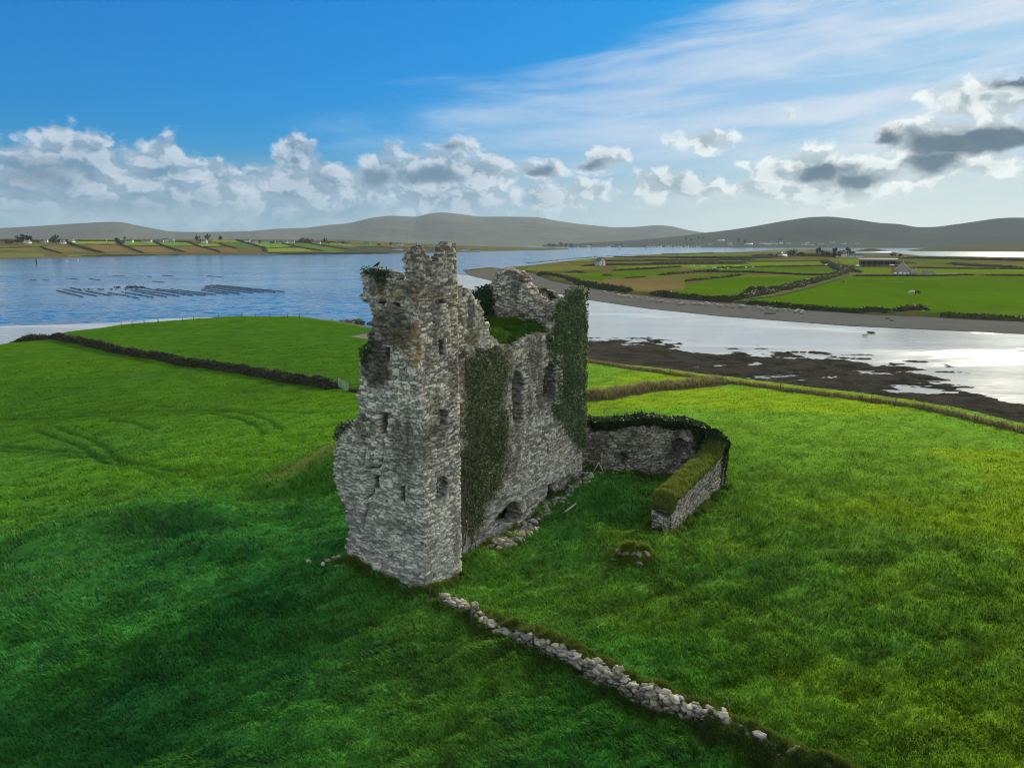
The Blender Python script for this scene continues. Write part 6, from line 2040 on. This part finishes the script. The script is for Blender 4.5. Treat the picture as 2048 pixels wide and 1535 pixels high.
# pale boulders along the farmland shore
it = []
for k in range(150):
    s_ = rng.random()
    px_ = 1190 + 420 * s_ ** .9; py_ = np.interp(px_, [1190, 1240, 1330, 1448, 1530, 1610], [583, 590, 603, 611, 616, 623]) + rng.normal(0, 1.4)
    c = gnd(px_, py_, SEA + .6)
    sz = rng.uniform(.25, .75)
    it.append(((c[0], c[1], SEA + .5 + rng.uniform(0, .5)), np.array([sz, sz * .8, sz * .8]), rng.uniform(0, 6), 0, 0, GREY * rng.uniform(.5, 1.1)))
tag(stone_pile('shore_stones', it, M['stone']), 'scattered pale boulders along the beach under the right-hand hedges', 'boulders', kind='stuff')
# channel marker and buoys
p = gnd(73, 527, SEA)
mb = MB(); mb.tube([(0, 0, -1), (0, 0, 4.2)], [.7, .55], 8); mb.box(0, 0, 4.4, 1.4, 1.4, .5); mb.tube([(0, 0, 4.6), (0, 0, 6.5)], .2, 6)
o = mb.build('channel_marker', M['oyster'], None); o.location = (p[0], p[1], SEA); tag(o, 'dark channel marker post standing in the water near the far shore', 'marker')
for a, b, lab in ((133, 522, 'white buoy floating near the far shore, left of the pair'), (156, 520, 'white buoy floating near the far shore, right of the pair')):
    p = gnd(a, b, SEA)
    mb = MB(); th = np.linspace(0, math.pi, 7); mb.tube([(0, 0, -.8 + 1.6 * q) for q in np.linspace(0, 1, 7)], [.25, .7, .9, .95, .8, .5, .15], 10)
    o = mb.build('buoy', M['white'], None, True); o.location = (p[0], p[1], SEA + .3); tag(o, lab, 'buoy', 'buoys near the far shore')
# boats off the village
for a, b, rz, lab in ((1430, 496, .2, 'pale boat moored on the channel below the hill'), (1184, 498.6, .1, 'small boat moored left of the village quay'), (1240, 498.8, -.2, 'small boat moored off the village quay'), (1292, 498.2, .1, 'boat lying beside the village pier')):
    p = gnd(a, b, SEA)
    r = thing('moored_boat', lab, 'boat', (p[0], p[1], SEA), rz - math.atan2(p[0], p[1]), 'boats moored off the village')
    mb = MB(); xs = [-5, -4.6, 0, 3.5, 5.2]; wz = [1.2, 1.5, 1.7, 1.1, .05]
    V = []; Q = []
    for x_, w_ in zip(xs, wz):
        V += [(x_, -w_, 1.4), (x_, -w_ * .6, -.3), (x_, w_ * .6, -.3), (x_, w_, 1.4)]
    for k in range(4):
        for q in range(3):
            Q.append([k * 4 + q, k * 4 + 4 + q, k * 4 + 5 + q, k * 4 + 1 + q])
        Q.append([k * 4 + 3, k * 4 + 7, k * 4 + 4, k * 4])
    Q.append([0, 1, 2, 3]); mb.add(V, Q); mb.build('hull', M['white'], r)
    mb = MB(); mb.box(-1.2, 0, 2.3, 3.2, 2.0, 1.9); mb.box(-1.2, 0, 3.3, 3.6, 2.3, .15); mb.build('cabin', M['greywall'], r)
    mb = MB(); mb.tube([(.8, 0, 1.4), (.8, 0, 7)], [.09, .05], 6); mb.build('mast', M['wood'], r)
# masts on the long hill
for a, b, h_, lab in ((1075, 434, 62, 'tall thin radio mast on the crest of the long hazy hill'), (1191, 451, 34, 'short radio mast on the right shoulder of the long hazy hill')):
    d = pdir(a, b); D = 7180 / math.hypot(d[0], d[1])
    r = MB(); r.tube([(0, 0, -25), (0, 0, h_)], [2.2, 1.2], 6); r.tube([(-2.5, 0, h_ * .7), (2.5, 0, h_ * .7)], .8, 5)
    o = r.build('radio_mast', M['steel'], None); o.location = (d[0] * D, d[1] * D, H + d[2] * D); tag(o, lab, 'radio mast')

# ------------------------------------------------------------------ haze
mb = MB(); mb.box(2000, 5000, 0, 22000, 17000, 1); o = mb.build('haze', None, None)
zs = np.array([v.co[2] for v in o.data.vertices])
for v in o.data.vertices:
    v.co.z = -18 if v.co.z < 0 else 420
hm = bpy.data.materials.new('haze'); hm.use_nodes = True
g = NT(hm.node_tree)
vol = g.n('ShaderNodeVolumePrincipled'); vol.inputs['Color'].default_value = (.64, .82, .95, 1); vol.inputs['Density'].default_value = 3.8e-5; vol.inputs['Anisotropy'].default_value = .2
ou = g.n('ShaderNodeOutputMaterial'); g.t.links.new(vol.outputs[0], ou.inputs['Volume'])
o.data.materials.append(hm)
o['kind'] = 'stuff'; o['label'] = 'thin pale haze in the air over the whole bay'; o['category'] = 'haze'
